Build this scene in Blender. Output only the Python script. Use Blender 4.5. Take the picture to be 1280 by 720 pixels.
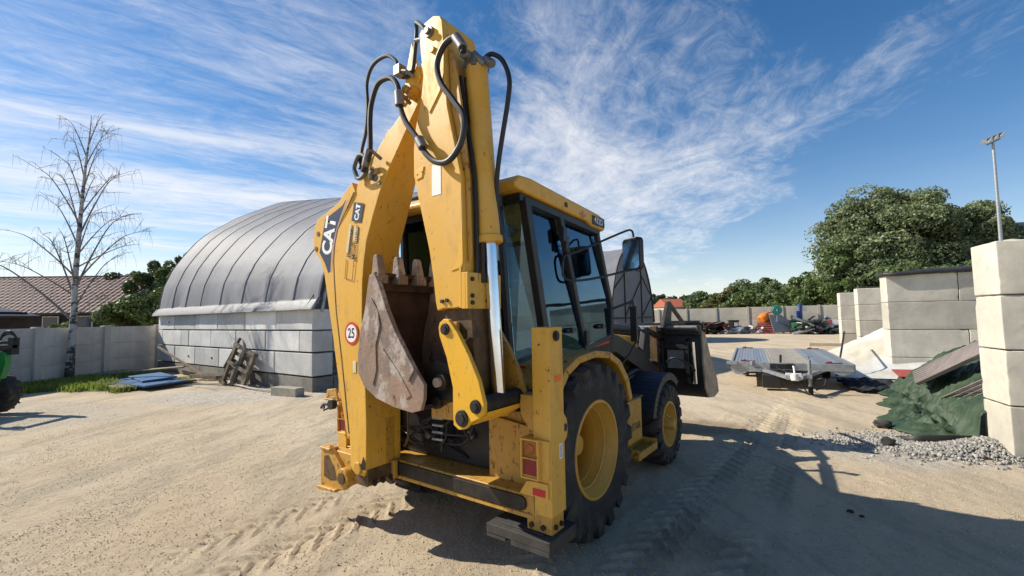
import bpy, bmesh, math, random
import numpy as np
from mathutils import Vector, Matrix, noise as mnoise
R = math.radians
PI = math.pi
random.seed(7)
rng = np.random.default_rng(7)
C = bpy.context.scene.collection
for o in list(bpy.data.objects):
    bpy.data.objects.remove(o)
scene = bpy.context.scene

# ------------------------------------------------------------ camera
cam_d = bpy.data.cameras.new('camera')
cam = bpy.data.objects.new('camera', cam_d)
C.objects.link(cam)
cam_d.sensor_width = 36
cam_d.lens = 556.08 / 1280 * 36
cam_d.clip_start = 0.05
cam_d.clip_end = 6000
cam.matrix_world = (Matrix.Translation((0, 0, 1.7837)) @ Matrix.Rotation(R(90) + 0.06577, 4, 'X')
                    @ Matrix.Rotation(-0.0175, 4, 'Z'))
scene.camera = cam

# ------------------------------------------------------------ sky and sun
SUN = Vector((-1.247, 0.300, 1.0)).normalized()
sun_el = math.asin(SUN.z)
sun_az = math.atan2(SUN.x, SUN.y)
sd = bpy.data.lights.new('sun', 'SUN')
sd.energy = 4.6
sd.angle = R(0.5)
sd.color = (1.0, 0.93, 0.80)
sun = bpy.data.objects.new('sun', sd)
C.objects.link(sun)
sun.rotation_euler = SUN.to_track_quat('Z', 'Y').to_euler()
scene.view_settings.view_transform = 'Standard'
scene.view_settings.look = 'None'
scene.view_settings.exposure = 0.58
scene.view_settings.gamma = 1.0


def sky_world():
    w = bpy.data.worlds.new("World")
    scene.world = w
    w.use_nodes = True
    nt = w.node_tree
    N, L = nt.nodes, nt.links
    N.clear()
    out = N.new('ShaderNodeOutputWorld')
    bg = N.new('ShaderNodeBackground')
    bg.inputs['Strength'].default_value = 0.086
    L.new(bg.outputs[0], out.inputs[0])
    sky = N.new('ShaderNodeTexSky')
    sky.sky_type = 'NISHITA'
    sky.sun_disc = False
    sky.sun_elevation = sun_el
    sky.sun_rotation = sun_az
    sky.air_density = 1.0
    sky.dust_density = 0.15
    sky.ozone_density = 3.0
    tc = N.new('ShaderNodeTexCoord')
    sep = N.new('ShaderNodeSeparateXYZ')
    L.new(tc.outputs['Generated'], sep.inputs[0])

    def M(op, a, b=None, c=None, clamp=False):
        n = N.new('ShaderNodeMath')
        n.operation = op
        n.use_clamp = clamp
        for i, v in enumerate((a, b, c)):
            if v is None:
                continue
            if isinstance(v, (int, float)):
                n.inputs[i].default_value = v
            else:
                L.new(v, n.inputs[i])
        return n.outputs[0]
    zz = M('ADD', M('MAXIMUM', sep.outputs[2], 0.0), 0.10)
    u = M('DIVIDE', sep.outputs[0], zz)
    v = M('DIVIDE', sep.outputs[1], zz)
    az = R(13)   # cirrus streaks run towards this azimuth
    ca, sa = math.cos(az), math.sin(az)
    along = M('ADD', M('MULTIPLY', u, sa), M('MULTIPLY', v, ca))
    across = M('SUBTRACT', M('MULTIPLY', u, ca), M('MULTIPLY', v, sa))

    def noise(ax, ay, scale, det, rough, dist, off=0.0):
        cb = N.new('ShaderNodeCombineXYZ')
        L.new(M('MULTIPLY', across, ax), cb.inputs[0])
        L.new(M('MULTIPLY', along, ay), cb.inputs[1])
        cb.inputs[2].default_value = off
        n = N.new('ShaderNodeTexNoise')
        n.inputs['Scale'].default_value = scale
        n.inputs['Detail'].default_value = det
        n.inputs['Roughness'].default_value = rough
        n.inputs['Distortion'].default_value = dist
        L.new(cb.outputs[0], n.inputs['Vector'])
        return n.outputs['Fac']
    az_t = M('DIVIDE', sep.outputs[0], M('MAXIMUM', sep.outputs[1], 0.15))
    big = noise(0.85, 0.40, 0.9, 4, 0.5, 0.5, 3.3)
    mid = noise(1.2, 0.75, 1.6, 9, 0.66, 1.1, 8.1)
    fine = noise(2.4, 1.6, 3.4, 10, 0.72, 1.3, 1.7)
    # on the left the streaks cross the view, running from upper left to lower right
    a2 = R(52)
    along2 = M('ADD', M('MULTIPLY', u, math.sin(a2)), M('MULTIPLY', v, math.cos(a2)))
    across2 = M('SUBTRACT', M('MULTIPLY', u, math.cos(a2)), M('MULTIPLY', v, math.sin(a2)))
    across, along = across2, along2
    bigL = noise(1.7, 0.30, 0.9, 4, 0.5, 0.4, 5.3)
    midL = noise(2.2, 0.50, 1.6, 9, 0.66, 0.9, 2.1)
    fineL = noise(3.2, 1.2, 3.4, 10, 0.72, 1.2, 6.7)
    mL = N.new('ShaderNodeMapRange')
    mL.interpolation_type = 'SMOOTHSTEP'
    mL.inputs['From Min'].default_value = 0.05
    mL.inputs['From Max'].default_value = 0.55
    L.new(M('MULTIPLY', az_t, -1.0), mL.inputs['Value'])

    def lerp(a_, b_):
        return M('ADD', M('MULTIPLY', a_, M('SUBTRACT', 1.0, mL.outputs[0])), M('MULTIPLY', b_, mL.outputs[0]))
    big, mid, fine = lerp(big, bigL), lerp(mid, midL), lerp(fine, fineL)
    across = M('SUBTRACT', M('MULTIPLY', u, ca), M('MULTIPLY', v, sa))
    # broad band of cirrus that fans up from the horizon ahead
    s = M('ADD', M('ADD', M('MULTIPLY', big, 1.25), M('MULTIPLY', mid, 0.95)), M('MULTIPLY', fine, 0.55))
    d = M('SUBTRACT', across, -0.1)
    band = M('DIVIDE', 1.0, M('ADD', 1.0, M('MULTIPLY', M('MULTIPLY', d, d), 0.9)))
    d2 = M('SUBTRACT', across, -3.4)
    band2 = M('DIVIDE', 0.85, M('ADD', 1.0, M('MULTIPLY', M('MULTIPLY', d2, d2), 0.25)))
    far = M('SUBTRACT', 1.0, M('MULTIPLY', M('MAXIMUM', M('SUBTRACT', az_t, 0.42), 0.0), 3.0), clamp=True)
    s = M('ADD', s, M('MULTIPLY', M('ADD', band, band2), 0.20))
    s = M('SUBTRACT', s, M('MULTIPLY', M('SUBTRACT', 1.0, far), 0.25))
    s = M('SUBTRACT', s, M('MULTIPLY', M('MAXIMUM', M('SUBTRACT', sep.outputs[2], 0.34), 0.0), 0.65))
    cl = N.new('ShaderNodeMapRange')
    cl.interpolation_type = 'SMOOTHSTEP'
    cl.inputs['From Min'].default_value = 1.30
    cl.inputs['From Max'].default_value = 1.98
    L.new(s, cl.inputs['Value'])
    cloud = M('MULTIPLY', cl.outputs[0], 0.74)
    hz = M('POWER', M('SUBTRACT', 1.0, M('MAXIMUM', sep.outputs[2], 0.0), clamp=True), 12.0)
    cloud = M('MAXIMUM', cloud, M('MULTIPLY', hz, 0.62))
    bank = M('MULTIPLY', M('POWER', M('SUBTRACT', 1.0, M('MAXIMUM', sep.outputs[2], 0.0), clamp=True), 6.0), M('ADD', 0.35, M('MULTIPLY', M('MAXIMUM', M('MULTIPLY', sep.outputs[0], -1.0), 0.0), 0.9)))
    bank = M('MULTIPLY', bank, M('ADD', 0.35, mid))
    cloud = M('ADD', cloud, M('MULTIPLY', M('SUBTRACT', 1.0, cloud), M('MULTIPLY', bank, 0.75)), clamp=True)
    # deepen the blue a little
    hs = N.new('ShaderNodeHueSaturation')
    hs.inputs['Saturation'].default_value = 1.27
    hs.inputs['Value'].default_value = 1.0
    L.new(sky.outputs[0], hs.inputs['Color'])
    mix = N.new('ShaderNodeMix')
    mix.data_type = 'RGBA'
    L.new(cloud, mix.inputs['Factor'])
    L.new(hs.outputs[0], mix.inputs[6])
    mix.inputs[7].default_value = (8.4, 8.2, 8.1, 1)
    L.new(mix.outputs[2], bg.inputs['Color'])


sky_world()

# ------------------------------------------------------------ materials


class NT:
    def __init__(s, name):
        s.m = bpy.data.materials.new(name)
        s.m.use_nodes = True
        s.N = s.m.node_tree.nodes
        s.L = s.m.node_tree.links
        s.N.clear()
        s.out = s.N.new('ShaderNodeOutputMaterial')
        s.b = s.N.new('ShaderNodeBsdfPrincipled')
        s.L.new(s.b.outputs[0], s.out.inputs[0])
        s.tc = s.N.new('ShaderNodeTexCoord')

    def coord(s, k='Object', scale=(1, 1, 1), rot=(0, 0, 0), loc=(0, 0, 0)):
        mp = s.N.new('ShaderNodeMapping')
        mp.inputs['Scale'].default_value = scale
        mp.inputs['Rotation'].default_value = rot
        mp.inputs['Location'].default_value = loc
        s.L.new(s.tc.outputs[k], mp.inputs[0])
        return mp.outputs[0]

    def noise(s, scale, det=5, rough=0.6, vec=None, dist=0.0, out='Fac'):
        n = s.N.new('ShaderNodeTexNoise')
        n.inputs['Scale'].default_value = scale
        n.inputs['Detail'].default_value = det
        n.inputs['Roughness'].default_value = rough
        n.inputs['Distortion'].default_value = dist
        s.L.new(vec if vec is not None else s.tc.outputs['Object'], n.inputs['Vector'])
        return n.outputs[out]

    def voro(s, scale, vec=None, out='Distance', feat='F1'):
        n = s.N.new('ShaderNodeTexVoronoi')
        n.feature = feat
        n.inputs['Scale'].default_value = scale
        s.L.new(vec if vec is not None else s.tc.outputs['Object'], n.inputs['Vector'])
        return n.outputs[out]

    def ramp(s, fac, lo, hi, smooth=True):
        n = s.N.new('ShaderNodeMapRange')
        n.interpolation_type = 'SMOOTHSTEP' if smooth else 'LINEAR'
        n.inputs['From Min'].default_value = lo
        n.inputs['From Max'].default_value = hi
        s.L.new(fac, n.inputs['Value'])
        return n.outputs[0]

    def math(s, op, a, b=None, clamp=False):
        n = s.N.new('ShaderNodeMath')
        n.operation = op
        n.use_clamp = clamp
        for i, v in enumerate((a, b)):
            if v is None:
                continue
            if isinstance(v, (int, float)):
                n.inputs[i].default_value = v
            else:
                s.L.new(v, n.inputs[i])
        return n.outputs[0]

    def mix(s, fac, a, b, mode='MIX'):
        n = s.N.new('ShaderNodeMix')
        n.data_type = 'RGBA'
        n.blend_type = mode
        for i, v in ((0, fac), (6, a), (7, b)):
            if isinstance(v, (int, float)):
                n.inputs[i].default_value = v
            elif isinstance(v, tuple):
                n.inputs[i].default_value = (*v, 1)
            else:
                s.L.new(v, n.inputs[i])
        return n.outputs[2]

    def bump(s, h, strength=0.3, dist=0.01, prev=None):
        n = s.N.new('ShaderNodeBump')
        n.inputs['Strength'].default_value = strength
        n.inputs['Distance'].default_value = dist
        s.L.new(h, n.inputs['Height'])
        if prev is not None:
            s.L.new(prev, n.inputs['Normal'])
        s.L.new(n.outputs[0], s.b.inputs['Normal'])
        return n.outputs[0]

    def set(s, **k):
        for a, v in k.items():
            a = {'col': 'Base Color', 'rough': 'Roughness', 'metal': 'Metallic', 'spec': 'Specular IOR Level'}.get(a, a)
            if isinstance(v, (int, float)):
                s.b.inputs[a].default_value = v
            elif isinstance(v, tuple):
                s.b.inputs[a].default_value = (*v, 1)
            else:
                s.L.new(v, s.b.inputs[a])
        return s.m


def plain(name, col, rough=0.6, metal=0.0, var=0.25, scale=6, bump=0.15, dark=None, bscale=40, bdist=0.004, rand=0.0):
    """base colour with noise blotches, per-object variation, fine bump"""
    n = NT(name)
    d = dark or tuple(c * (1 - var) for c in col)
    f = n.ramp(n.noise(scale, 6, 0.65), 0.32, 0.68)
    c = n.mix(f, d, col)
    if rand:
        oi = n.N.new('ShaderNodeObjectInfo')
        hs = n.N.new('ShaderNodeHueSaturation')
        n.L.new(n.math('ADD', n.math('MULTIPLY', oi.outputs['Random'], rand), 1 - rand / 2), hs.inputs['Value'])
        n.L.new(c, hs.inputs['Color'])
        c = hs.outputs[0]
    r = n.math('ADD', n.math('MULTIPLY', n.noise(scale * 2.3, 4), 0.25), rough - 0.12, clamp=True)
    if bump:
        n.bump(n.noise(bscale, 5, 0.7), bump, bdist)
    return n.set(col=c, rough=r, metal=metal)


def paint(name, col, faded, wear=0.60, rust=(0.09, 0.045, 0.02), dirt=(0.26, 0.145, 0.045), rough=0.42):
    """machine paint: faded patches, rust chips, thin dust"""
    n = NT(name)
    f = n.ramp(n.noise(1.3, 5, 0.6), 0.35, 0.7)
    c = n.mix(f, col, faded)
    sc = n.noise(7, 8, 0.75, n.coord('Object', (1.0, 1.0, 0.45)))
    c = n.mix(n.math('MULTIPLY', n.ramp(sc, 0.48, 0.74), 0.38), c, dirt)
    st = n.noise(5.5, 9, 0.72, n.coord('Object', (2.2, 2.2, 0.35), loc=(3, 1, 5)))
    c = n.mix(n.math('MULTIPLY', n.ramp(st, 0.56, 0.70), 0.35), c, tuple(x * .45 for x in dirt))
    ch = n.noise(24, 9, 0.8, n.coord('Object', (1, 1, 0.6), loc=(7, 2, 9)))
    c = n.mix(n.ramp(ch, wear, wear + 0.035), c, rust)
    rr = n.math('ADD', n.math('MULTIPLY', n.ramp(sc, 0.4, 0.75), 0.3), rough)
    n.bump(n.noise(9, 3, 0.5), 0.08, 0.01, None)
    return n.set(col=c, rough=rr)


YEL = paint('yellow paint', (0.66, 0.35, 0.028), (0.66, 0.39, 0.075))
YELW = paint('worn yellow paint', (0.48, 0.245, 0.025), (0.50, 0.28, 0.06), wear=0.555)
YELB = paint('sunlit bright yellow paint', (0.72, 0.39, 0.02), (0.70, 0.42, 0.05), wear=0.60)
RIM = paint('yellow rim paint', (0.52, 0.28, 0.03), (0.56, 0.32, 0.06), wear=0.64)
BLK = plain('black paint', (0.018, 0.018, 0.020), 0.45, var=0.5, bump=0.1)
DARK = plain('dark greasy steel', (0.040, 0.034, 0.028), 0.55, 0.3, var=0.6, scale=9, bump=0.35)
STEEL = plain('weathered steel', (0.25, 0.24, 0.23), 0.5, 0.6, var=0.45, scale=12, bump=0.2)
GALV = plain('galvanised steel', (0.42, 0.44, 0.45), 0.42, 0.55, var=0.3, scale=9, bump=0.1)
ALU = plain('ribbed aluminium', (0.50, 0.51, 0.52), 0.38, 0.7, var=0.2, scale=4, bump=0.1, rand=0.3)
CHR = plain('chrome rod', (0.80, 0.82, 0.86), 0.16, 1.0, var=0.05, bump=0.0)
RUB = plain('hose rubber', (0.014, 0.014, 0.016), 0.5, var=0.3, bump=0.15, bscale=120)
SEATM = plain('dark seat fabric', (0.03, 0.032, 0.036), 0.8, var=0.3)
TEAL = plain('pale blue grey panel', (0.13, 0.25, 0.28), 0.5, var=0.2)
REDP = plain('red plastic', (0.55, 0.02, 0.03), 0.3, var=0.15, bump=0)
ORAP = plain('orange plastic', (0.85, 0.16, 0.01), 0.3, var=0.15, bump=0)
LENSR = plain('red lens', (0.28, 0.015, 0.03), 0.2, var=0.3, bump=0)
LENSO = plain('amber lens', (0.42, 0.13, 0.02), 0.2, var=0.3, bump=0)
WHT = plain('white print', (0.78, 0.78, 0.76), 0.5, var=0.06, bump=0)
PRBLK = plain('black print', (0.02, 0.02, 0.022), 0.5, var=0.2, bump=0)
NAVY = plain('navy print', (0.022, 0.028, 0.055), 0.4, var=0.25, bump=0)
PINKL = plain('pale pink print', (0.62, 0.42, 0.42), 0.5, var=0.1, bump=0)
PALE = plain('faded sticker', (0.66, 0.52, 0.30), 0.5, var=0.15, scale=30, bump=0)
WHTP = plain('white paint', (0.72, 0.72, 0.70), 0.5, var=0.12)
REDPRT = plain('red print', (0.60, 0.03, 0.02), 0.4, var=0.1, bump=0)


def tyre_mat():
    n = NT('tyre rubber')
    dust = n.noise(5, 7, 0.7)
    c = n.mix(n.math('MULTIPLY', n.ramp(dust, 0.42, 0.7), 0.55), (0.017, 0.016, 0.016), (0.11, 0.09, 0.065))
    n.bump(n.noise(60, 4, 0.6), 0.2, 0.004)
    return n.set(col=c, rough=0.78)


TYRE = tyre_mat()


def bucket_mat():
    n = NT('rusty bucket steel')
    a = n.noise(2.6, 6, 0.65, dist=0.4)
    c = n.mix(n.ramp(a, 0.40, 0.66), (0.20, 0.155, 0.13), (0.31, 0.20, 0.135))
    b = n.noise(9, 8, 0.75, n.coord('Object', (1, 1, 0.5)))
    c = n.mix(n.ramp(b, 0.55, 0.70), c, (0.05, 0.035, 0.028))
    pt = n.noise(4.4, 6, 0.7, n.coord('Object', (1, 1, 0.7), loc=(4, 4, 4)))
    c = n.mix(n.ramp(pt, 0.50, 0.60), c, (0.42, 0.355, 0.31))
    bb = n.bump(n.noise(16, 9, 0.8), 0.5, 0.012)
    n.bump(n.noise(5, 4, 0.6), 0.35, 0.03, bb)
    return n.set(col=c, rough=0.72, metal=0.15)


RUST = bucket_mat()
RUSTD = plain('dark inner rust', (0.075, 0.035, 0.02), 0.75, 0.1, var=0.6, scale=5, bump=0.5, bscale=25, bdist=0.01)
BROWN = plain('greasy brown steel', (0.15, 0.085, 0.035), 0.6, 0.15, var=0.6, scale=10, bump=0.4)


def glass_mat():
    n = NT('sky tinted cab glass')
    N, L = n.N, n.L
    tr = N.new('ShaderNodeBsdfTransparent')
    tr.inputs[0].default_value = (0.84, 0.92, 0.96, 1)
    gl = N.new('ShaderNodeBsdfGlossy')
    gl.inputs['Color'].default_value = (0.50, 0.78, 1.0, 1)  # sky blue put into the gloss colour for bluer reflections
    gl.inputs['Roughness'].default_value = 0.02
    fr = N.new('ShaderNodeFresnel')
    fr.inputs['IOR'].default_value = 1.62
    mx = N.new('ShaderNodeMixShader')
    smear = n.math('MULTIPLY', n.ramp(n.noise(3, 6, 0.7), 0.45, 0.8), 0.04)
    L.new(n.math('ADD', n.math('MULTIPLY', fr.outputs[0], 1.7), smear, clamp=True), mx.inputs[0])
    L.new(tr.outputs[0], mx.inputs[1])
    L.new(gl.outputs[0], mx.inputs[2])
    L.new(mx.outputs[0], n.out.inputs[0])
    N.remove(n.b)
    return n.m


GLASS = glass_mat()


def mirror_mat():
    return plain('mirror glass', (0.55, 0.65, 0.70), 0.12, 1.0, var=0.3, bump=0)


MIRR = mirror_mat()


def concrete(name, col, dark, scale=1.2, rand=0.25, joints=None, stain=0.5):
    n = NT(name)
    a = n.noise(scale, 7, 0.68, dist=0.3)
    c = n.mix(n.ramp(a, 0.36, 0.66), dark, col)
    b = n.noise(scale * 9, 6, 0.7)
    c = n.mix(n.math('MULTIPLY', n.ramp(b, 0.5, 0.75), 0.35), c, tuple(x * 0.6 for x in dark))
    st = n.noise(2.5, 7, 0.7, n.coord('Object', (1.6, 1.6, 0.3), loc=(5, 5, 5)))
    c = n.mix(n.math('MULTIPLY', n.ramp(st, 0.52, 0.72), stain), c, tuple(x * 0.62 for x in col))
    holes = n.ramp(n.voro(28, out='Distance'), 0.06, 0.13)
    c = n.mix(n.math('MULTIPLY', n.math('SUBTRACT', 1.0, holes), 0.35), c, tuple(x * 0.4 for x in col))
    oi = n.N.new('ShaderNodeObjectInfo')
    hs = n.N.new('ShaderNodeHueSaturation')
    n.L.new(n.math('ADD', n.math('MULTIPLY', oi.outputs['Random'], rand), 1 - rand / 2), hs.inputs['Value'])
    n.L.new(c, hs.inputs['Color'])
    bb = n.bump(n.noise(70, 6, 0.75), 0.35, 0.004)
    n.bump(n.noise(4, 5, 0.6), 0.25, 0.02, bb)
    return n.set(col=hs.outputs[0], rough=0.88)


CONC_H = concrete('hall block concrete', (0.68, 0.67, 0.64), (0.53, 0.53, 0.52), 1.1, 0.45)
CONC_B = concrete('bay block concrete', (0.66, 0.61, 0.50), (0.48, 0.45, 0.38), 0.9, 0.28)
CONC_F = concrete('grey fence concrete', (0.60, 0.56, 0.51), (0.46, 0.43, 0.395), 0.8, 0.12, stain=0.7)
CONC_Y = concrete('pale fence concrete', (0.46, 0.43, 0.36), (0.36, 0.335, 0.285), 0.5, 0.15)
CONC_K = concrete('kerb concrete', (0.36, 0.33, 0.27), (0.25, 0.23, 0.19), 3, 0.1)

# ------------------------------------------------------------ mesh helpers


class MB:
    def __init__(s):
        s.v, s.f = [], []

    def add(s, vs, fs):
        b = len(s.v)
        s.v += [tuple(x) for x in vs]
        s.f += [tuple(b + i for i in f) for f in fs]
        return s

    def box(s, x0, x1, y0, y1, z0, z1, M=None):
        vs = [(x, y, z) for x in (x0, x1) for y in (y0, y1) for z in (z0, z1)]
        if M is not None:
            vs = [M @ Vector(v) for v in vs]
        return s.add(vs, [(0, 1, 3, 2), (4, 6, 7, 5), (0, 4, 5, 1), (2, 3, 7, 6), (0, 2, 6, 4), (1, 5, 7, 3)])

    def prism(s, poly, a, b, ax='y', hw=None, mid=None):
        """poly of (p,q) pairs extruded along ax from a to b.  ax 'y': (x,z); 'x': (y,z); 'z': (x,y)"""
        def P(p, t):
            return {'y': (p[0], t, p[1]), 'x': (t, p[0], p[1]), 'z': (p[0], p[1], t)}[ax]
        n = len(poly)
        if hw:   # half width as a function of the second coordinate
            vs = [P(p, mid - hw(p[1])) for p in poly] + [P(p, mid + hw(p[1])) for p in poly]
        else:
            vs = [P(p, a) for p in poly] + [P(p, b) for p in poly]
        fs = [tuple(range(n)), tuple(range(2 * n - 1, n - 1, -1))]
        fs += [(i, (i + 1) % n, n + (i + 1) % n, n + i) for i in range(n)]
        return s.add(vs, fs)

    def tube(s, pts, r, n=8, smooth=0, cap=True):
        pts = [Vector(p) for p in pts]
        if smooth:
            pts = catmull(pts, smooth)
        rs = r if isinstance(r, (list, tuple)) else [r] * len(pts)
        if len(rs) != len(pts):
            rs = [rs[0] + (rs[-1] - rs[0]) * i / (len(pts) - 1) for i in range(len(pts))]
        b = len(s.v)
        up = None
        for i, p in enumerate(pts):
            t = (pts[min(i + 1, len(pts) - 1)] - pts[max(i - 1, 0)])
            if t.length < 1e-9:
                t = Vector((0, 0, 1))
            t.normalize()
            if up is None:
                up = t.orthogonal().normalized()
            up = (up - t * up.dot(t))
            if up.length < 1e-6:
                up = t.orthogonal()
            up.normalize()
            w = t.cross(up)
            for k in range(n):
                a = 2 * PI * k / n
                s.v.append(tuple(p + (up * math.cos(a) + w * math.sin(a)) * rs[i]))
        for i in range(len(pts) - 1):
            for k in range(n):
                k2 = (k + 1) % n
                s.f.append((b + i * n + k, b + i * n + k2, b + (i + 1) * n + k2, b + (i + 1) * n + k))
        if cap:
            s.f.append(tuple(b + k for k in range(n - 1, -1, -1)))
            s.f.append(tuple(b + (len(pts) - 1) * n + k for k in range(n)))
        return s

    def cyl(s, p0, p1, r0, r1=None, n=20):
        return s.tube([p0, p1], [r0, r0 if r1 is None else r1], n)

    def lathe(s, prof, n=48, ax='x', c=(0, 0, 0), closed=False):
        """prof of (along, radius) turned about ax through c"""
        b = len(s.v)
        m = len(prof)
        for k in range(n):
            a = 2 * PI * k / n
            for (t, r) in prof:
                p = {'x': (t, r * math.cos(a), r * math.sin(a)), 'z': (r * math.cos(a), r * math.sin(a), t),
                     'y': (r * math.sin(a), t, r * math.cos(a))}[ax]
                s.v.append((p[0] + c[0], p[1] + c[1], p[2] + c[2]))
        for k in range(n):
            k2 = (k + 1) % n
            for i in range(m if closed else m - 1):
                j = (i + 1) % m
                s.f.append((b + k * m + i, b + k2 * m + i, b + k2 * m + j, b + k * m + j))
        return s

    def hexa(s, p):   # 8 points: bottom quad then top quad
        return s.add(p, [(3, 2, 1, 0), (4, 5, 6, 7), (0, 1, 5, 4), (1, 2, 6, 5), (2, 3, 7, 6), (3, 0, 4, 7)])

    def build(s, name, mat, parent=None, bevel=0, seg=2, smooth=35, loc=None, rz=None, nrm=True):
        me = bpy.data.meshes.new(name)
        me.from_pydata(s.v, [], s.f)
        if nrm:
            bm = bmesh.new()
            bm.from_mesh(me)
            bmesh.ops.recalc_face_normals(bm, faces=bm.faces)
            bm.to_mesh(me)
            bm.free()
        if smooth:
            me.polygons.foreach_set('use_smooth', [True] * len(me.polygons))
            me.set_sharp_from_angle(angle=R(smooth))
        me.materials.append(mat)
        o = bpy.data.objects.new(name, me)
        C.objects.link(o)
        if parent is not None:
            o.parent = parent
        if loc is not None:
            o.location = loc
        if rz is not None:
            o.rotation_euler = (0, 0, rz)
        if bevel:
            bv = o.modifiers.new('bevel', 'BEVEL')
            bv.width = bevel
            bv.segments = seg
            bv.limit_method = 'ANGLE'
            bv.angle_limit = R(35)
            bv.harden_normals = True
        return o


def catmull(p, k):
    out = []
    q = [p[0] * 2 - p[1]] + list(p) + [p[-1] * 2 - p[-2]]
    for i in range(1, len(q) - 2):
        a, b, c, d = q[i - 1], q[i], q[i + 1], q[i + 2]
        for j in range(k):
            t = j / k
            out.append(0.5 * ((2 * b) + (c - a) * t + (2 * a - 5 * b + 4 * c - d) * t * t + (-a + 3 * b - 3 * c + d) * t ** 3))
    out.append(p[-1])
    return out


def thing(name, label, cat, loc=(0, 0, 0), rz=0, group=None):
    o = bpy.data.objects.new(name, None)
    o.empty_display_size = 0.3
    C.objects.link(o)
    o.location = loc
    o.rotation_euler = (0, 0, rz)
    return tag(o, label, cat, group)


def tag(o, label, cat, group=None):
    o['label'] = label
    o['category'] = cat
    if group:
        o['group'] = group
    return o


def kind(o, k):
    o['kind'] = k
    return o


def copy_tree(o, parent=None):
    c = o.copy()
    C.objects.link(c)
    if parent is not None:
        c.parent = parent
    for ch in list(o.children):
        copy_tree(ch, c)
    return c


def inst(name, me, parent, loc=(0, 0, 0), rz=0, scale=None, mods=None):
    o = bpy.data.objects.new(name, me)
    C.objects.link(o)
    o.parent = parent
    o.location = loc
    o.rotation_euler = (0, 0, rz)
    if scale:
        o.scale = scale
    return o


def lettering(text, name, mat, parent, origin, xdir, ydir, size, ext=0.001, weight=0.0, stretch=1.0, align='CENTER', font=None):
    """flat printed lettering as a mesh, text x axis along xdir, y axis along ydir (vectors in the parent's frame)"""
    cu = bpy.data.curves.new('letters', 'FONT')
    cu.body = text
    cu.size = 1.0
    cu.align_x = align
    cu.align_y = 'CENTER'
    cu.extrude = 0.0
    cu.offset = weight
    cu.resolution_u = 3
    tmp = bpy.data.objects.new('letters', cu)
    C.objects.link(tmp)
    bpy.context.view_layer.update()
    me = bpy.data.meshes.new_from_object(tmp.evaluated_get(bpy.context.evaluated_depsgraph_get()))
    bpy.data.objects.remove(tmp)
    X, Y = Vector(xdir).normalized(), Vector(ydir).normalized()
    Z = X.cross(Y).normalized()
    O = Vector(origin)
    for v in me.vertices:
        v.co = O + X * (v.co.x * size * stretch) + Y * (v.co.y * size) + Z * ext
    me.materials.clear()
    me.materials.append(mat)
    me.name = name
    o = bpy.data.objects.new(name, me)
    C.objects.link(o)
    o.parent = parent
    return o
# ------------------------------------------------------------ ground
YAW = 0.63566
MO = Vector((-0.2044, 4.3283, 0))          # middle of the machine's rear axle on the ground
FU = Vector((math.sin(YAW), math.cos(YAW), 0))
FV = Vector((math.cos(YAW), -math.sin(YAW), 0))


def vnoise(x, y, seed):
    """bilinear value noise, numpy, range 0..1"""
    r = np.random.default_rng(seed).random((256, 256))
    xi, yi = np.floor(x).astype(int), np.floor(y).astype(int)
    fx, fy = x - xi, y - yi
    fx = fx * fx * (3 - 2 * fx)
    fy = fy * fy * (3 - 2 * fy)
    a, b = r[xi % 256, yi % 256], r[(xi + 1) % 256, yi % 256]
    c, d = r[xi % 256, (yi + 1) % 256], r[(xi + 1) % 256, (yi + 1) % 256]
    return (a * (1 - fx) + b * fx) * (1 - fy) + (c * (1 - fx) + d * fx) * fy


def graded(lo, a, b, hi, step, grow=1.10):
    mid = list(np.arange(a, b, step))
    up, s, x = [], step, mid[-1]
    while x < hi:
        s *= grow
        x += s
        up.append(min(x, hi))
    dn, s, x = [], step, a
    while x > lo:
        s *= grow
        x -= s
        dn.append(max(x, lo))
    return np.array(dn[::-1] + mid + up)


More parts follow.
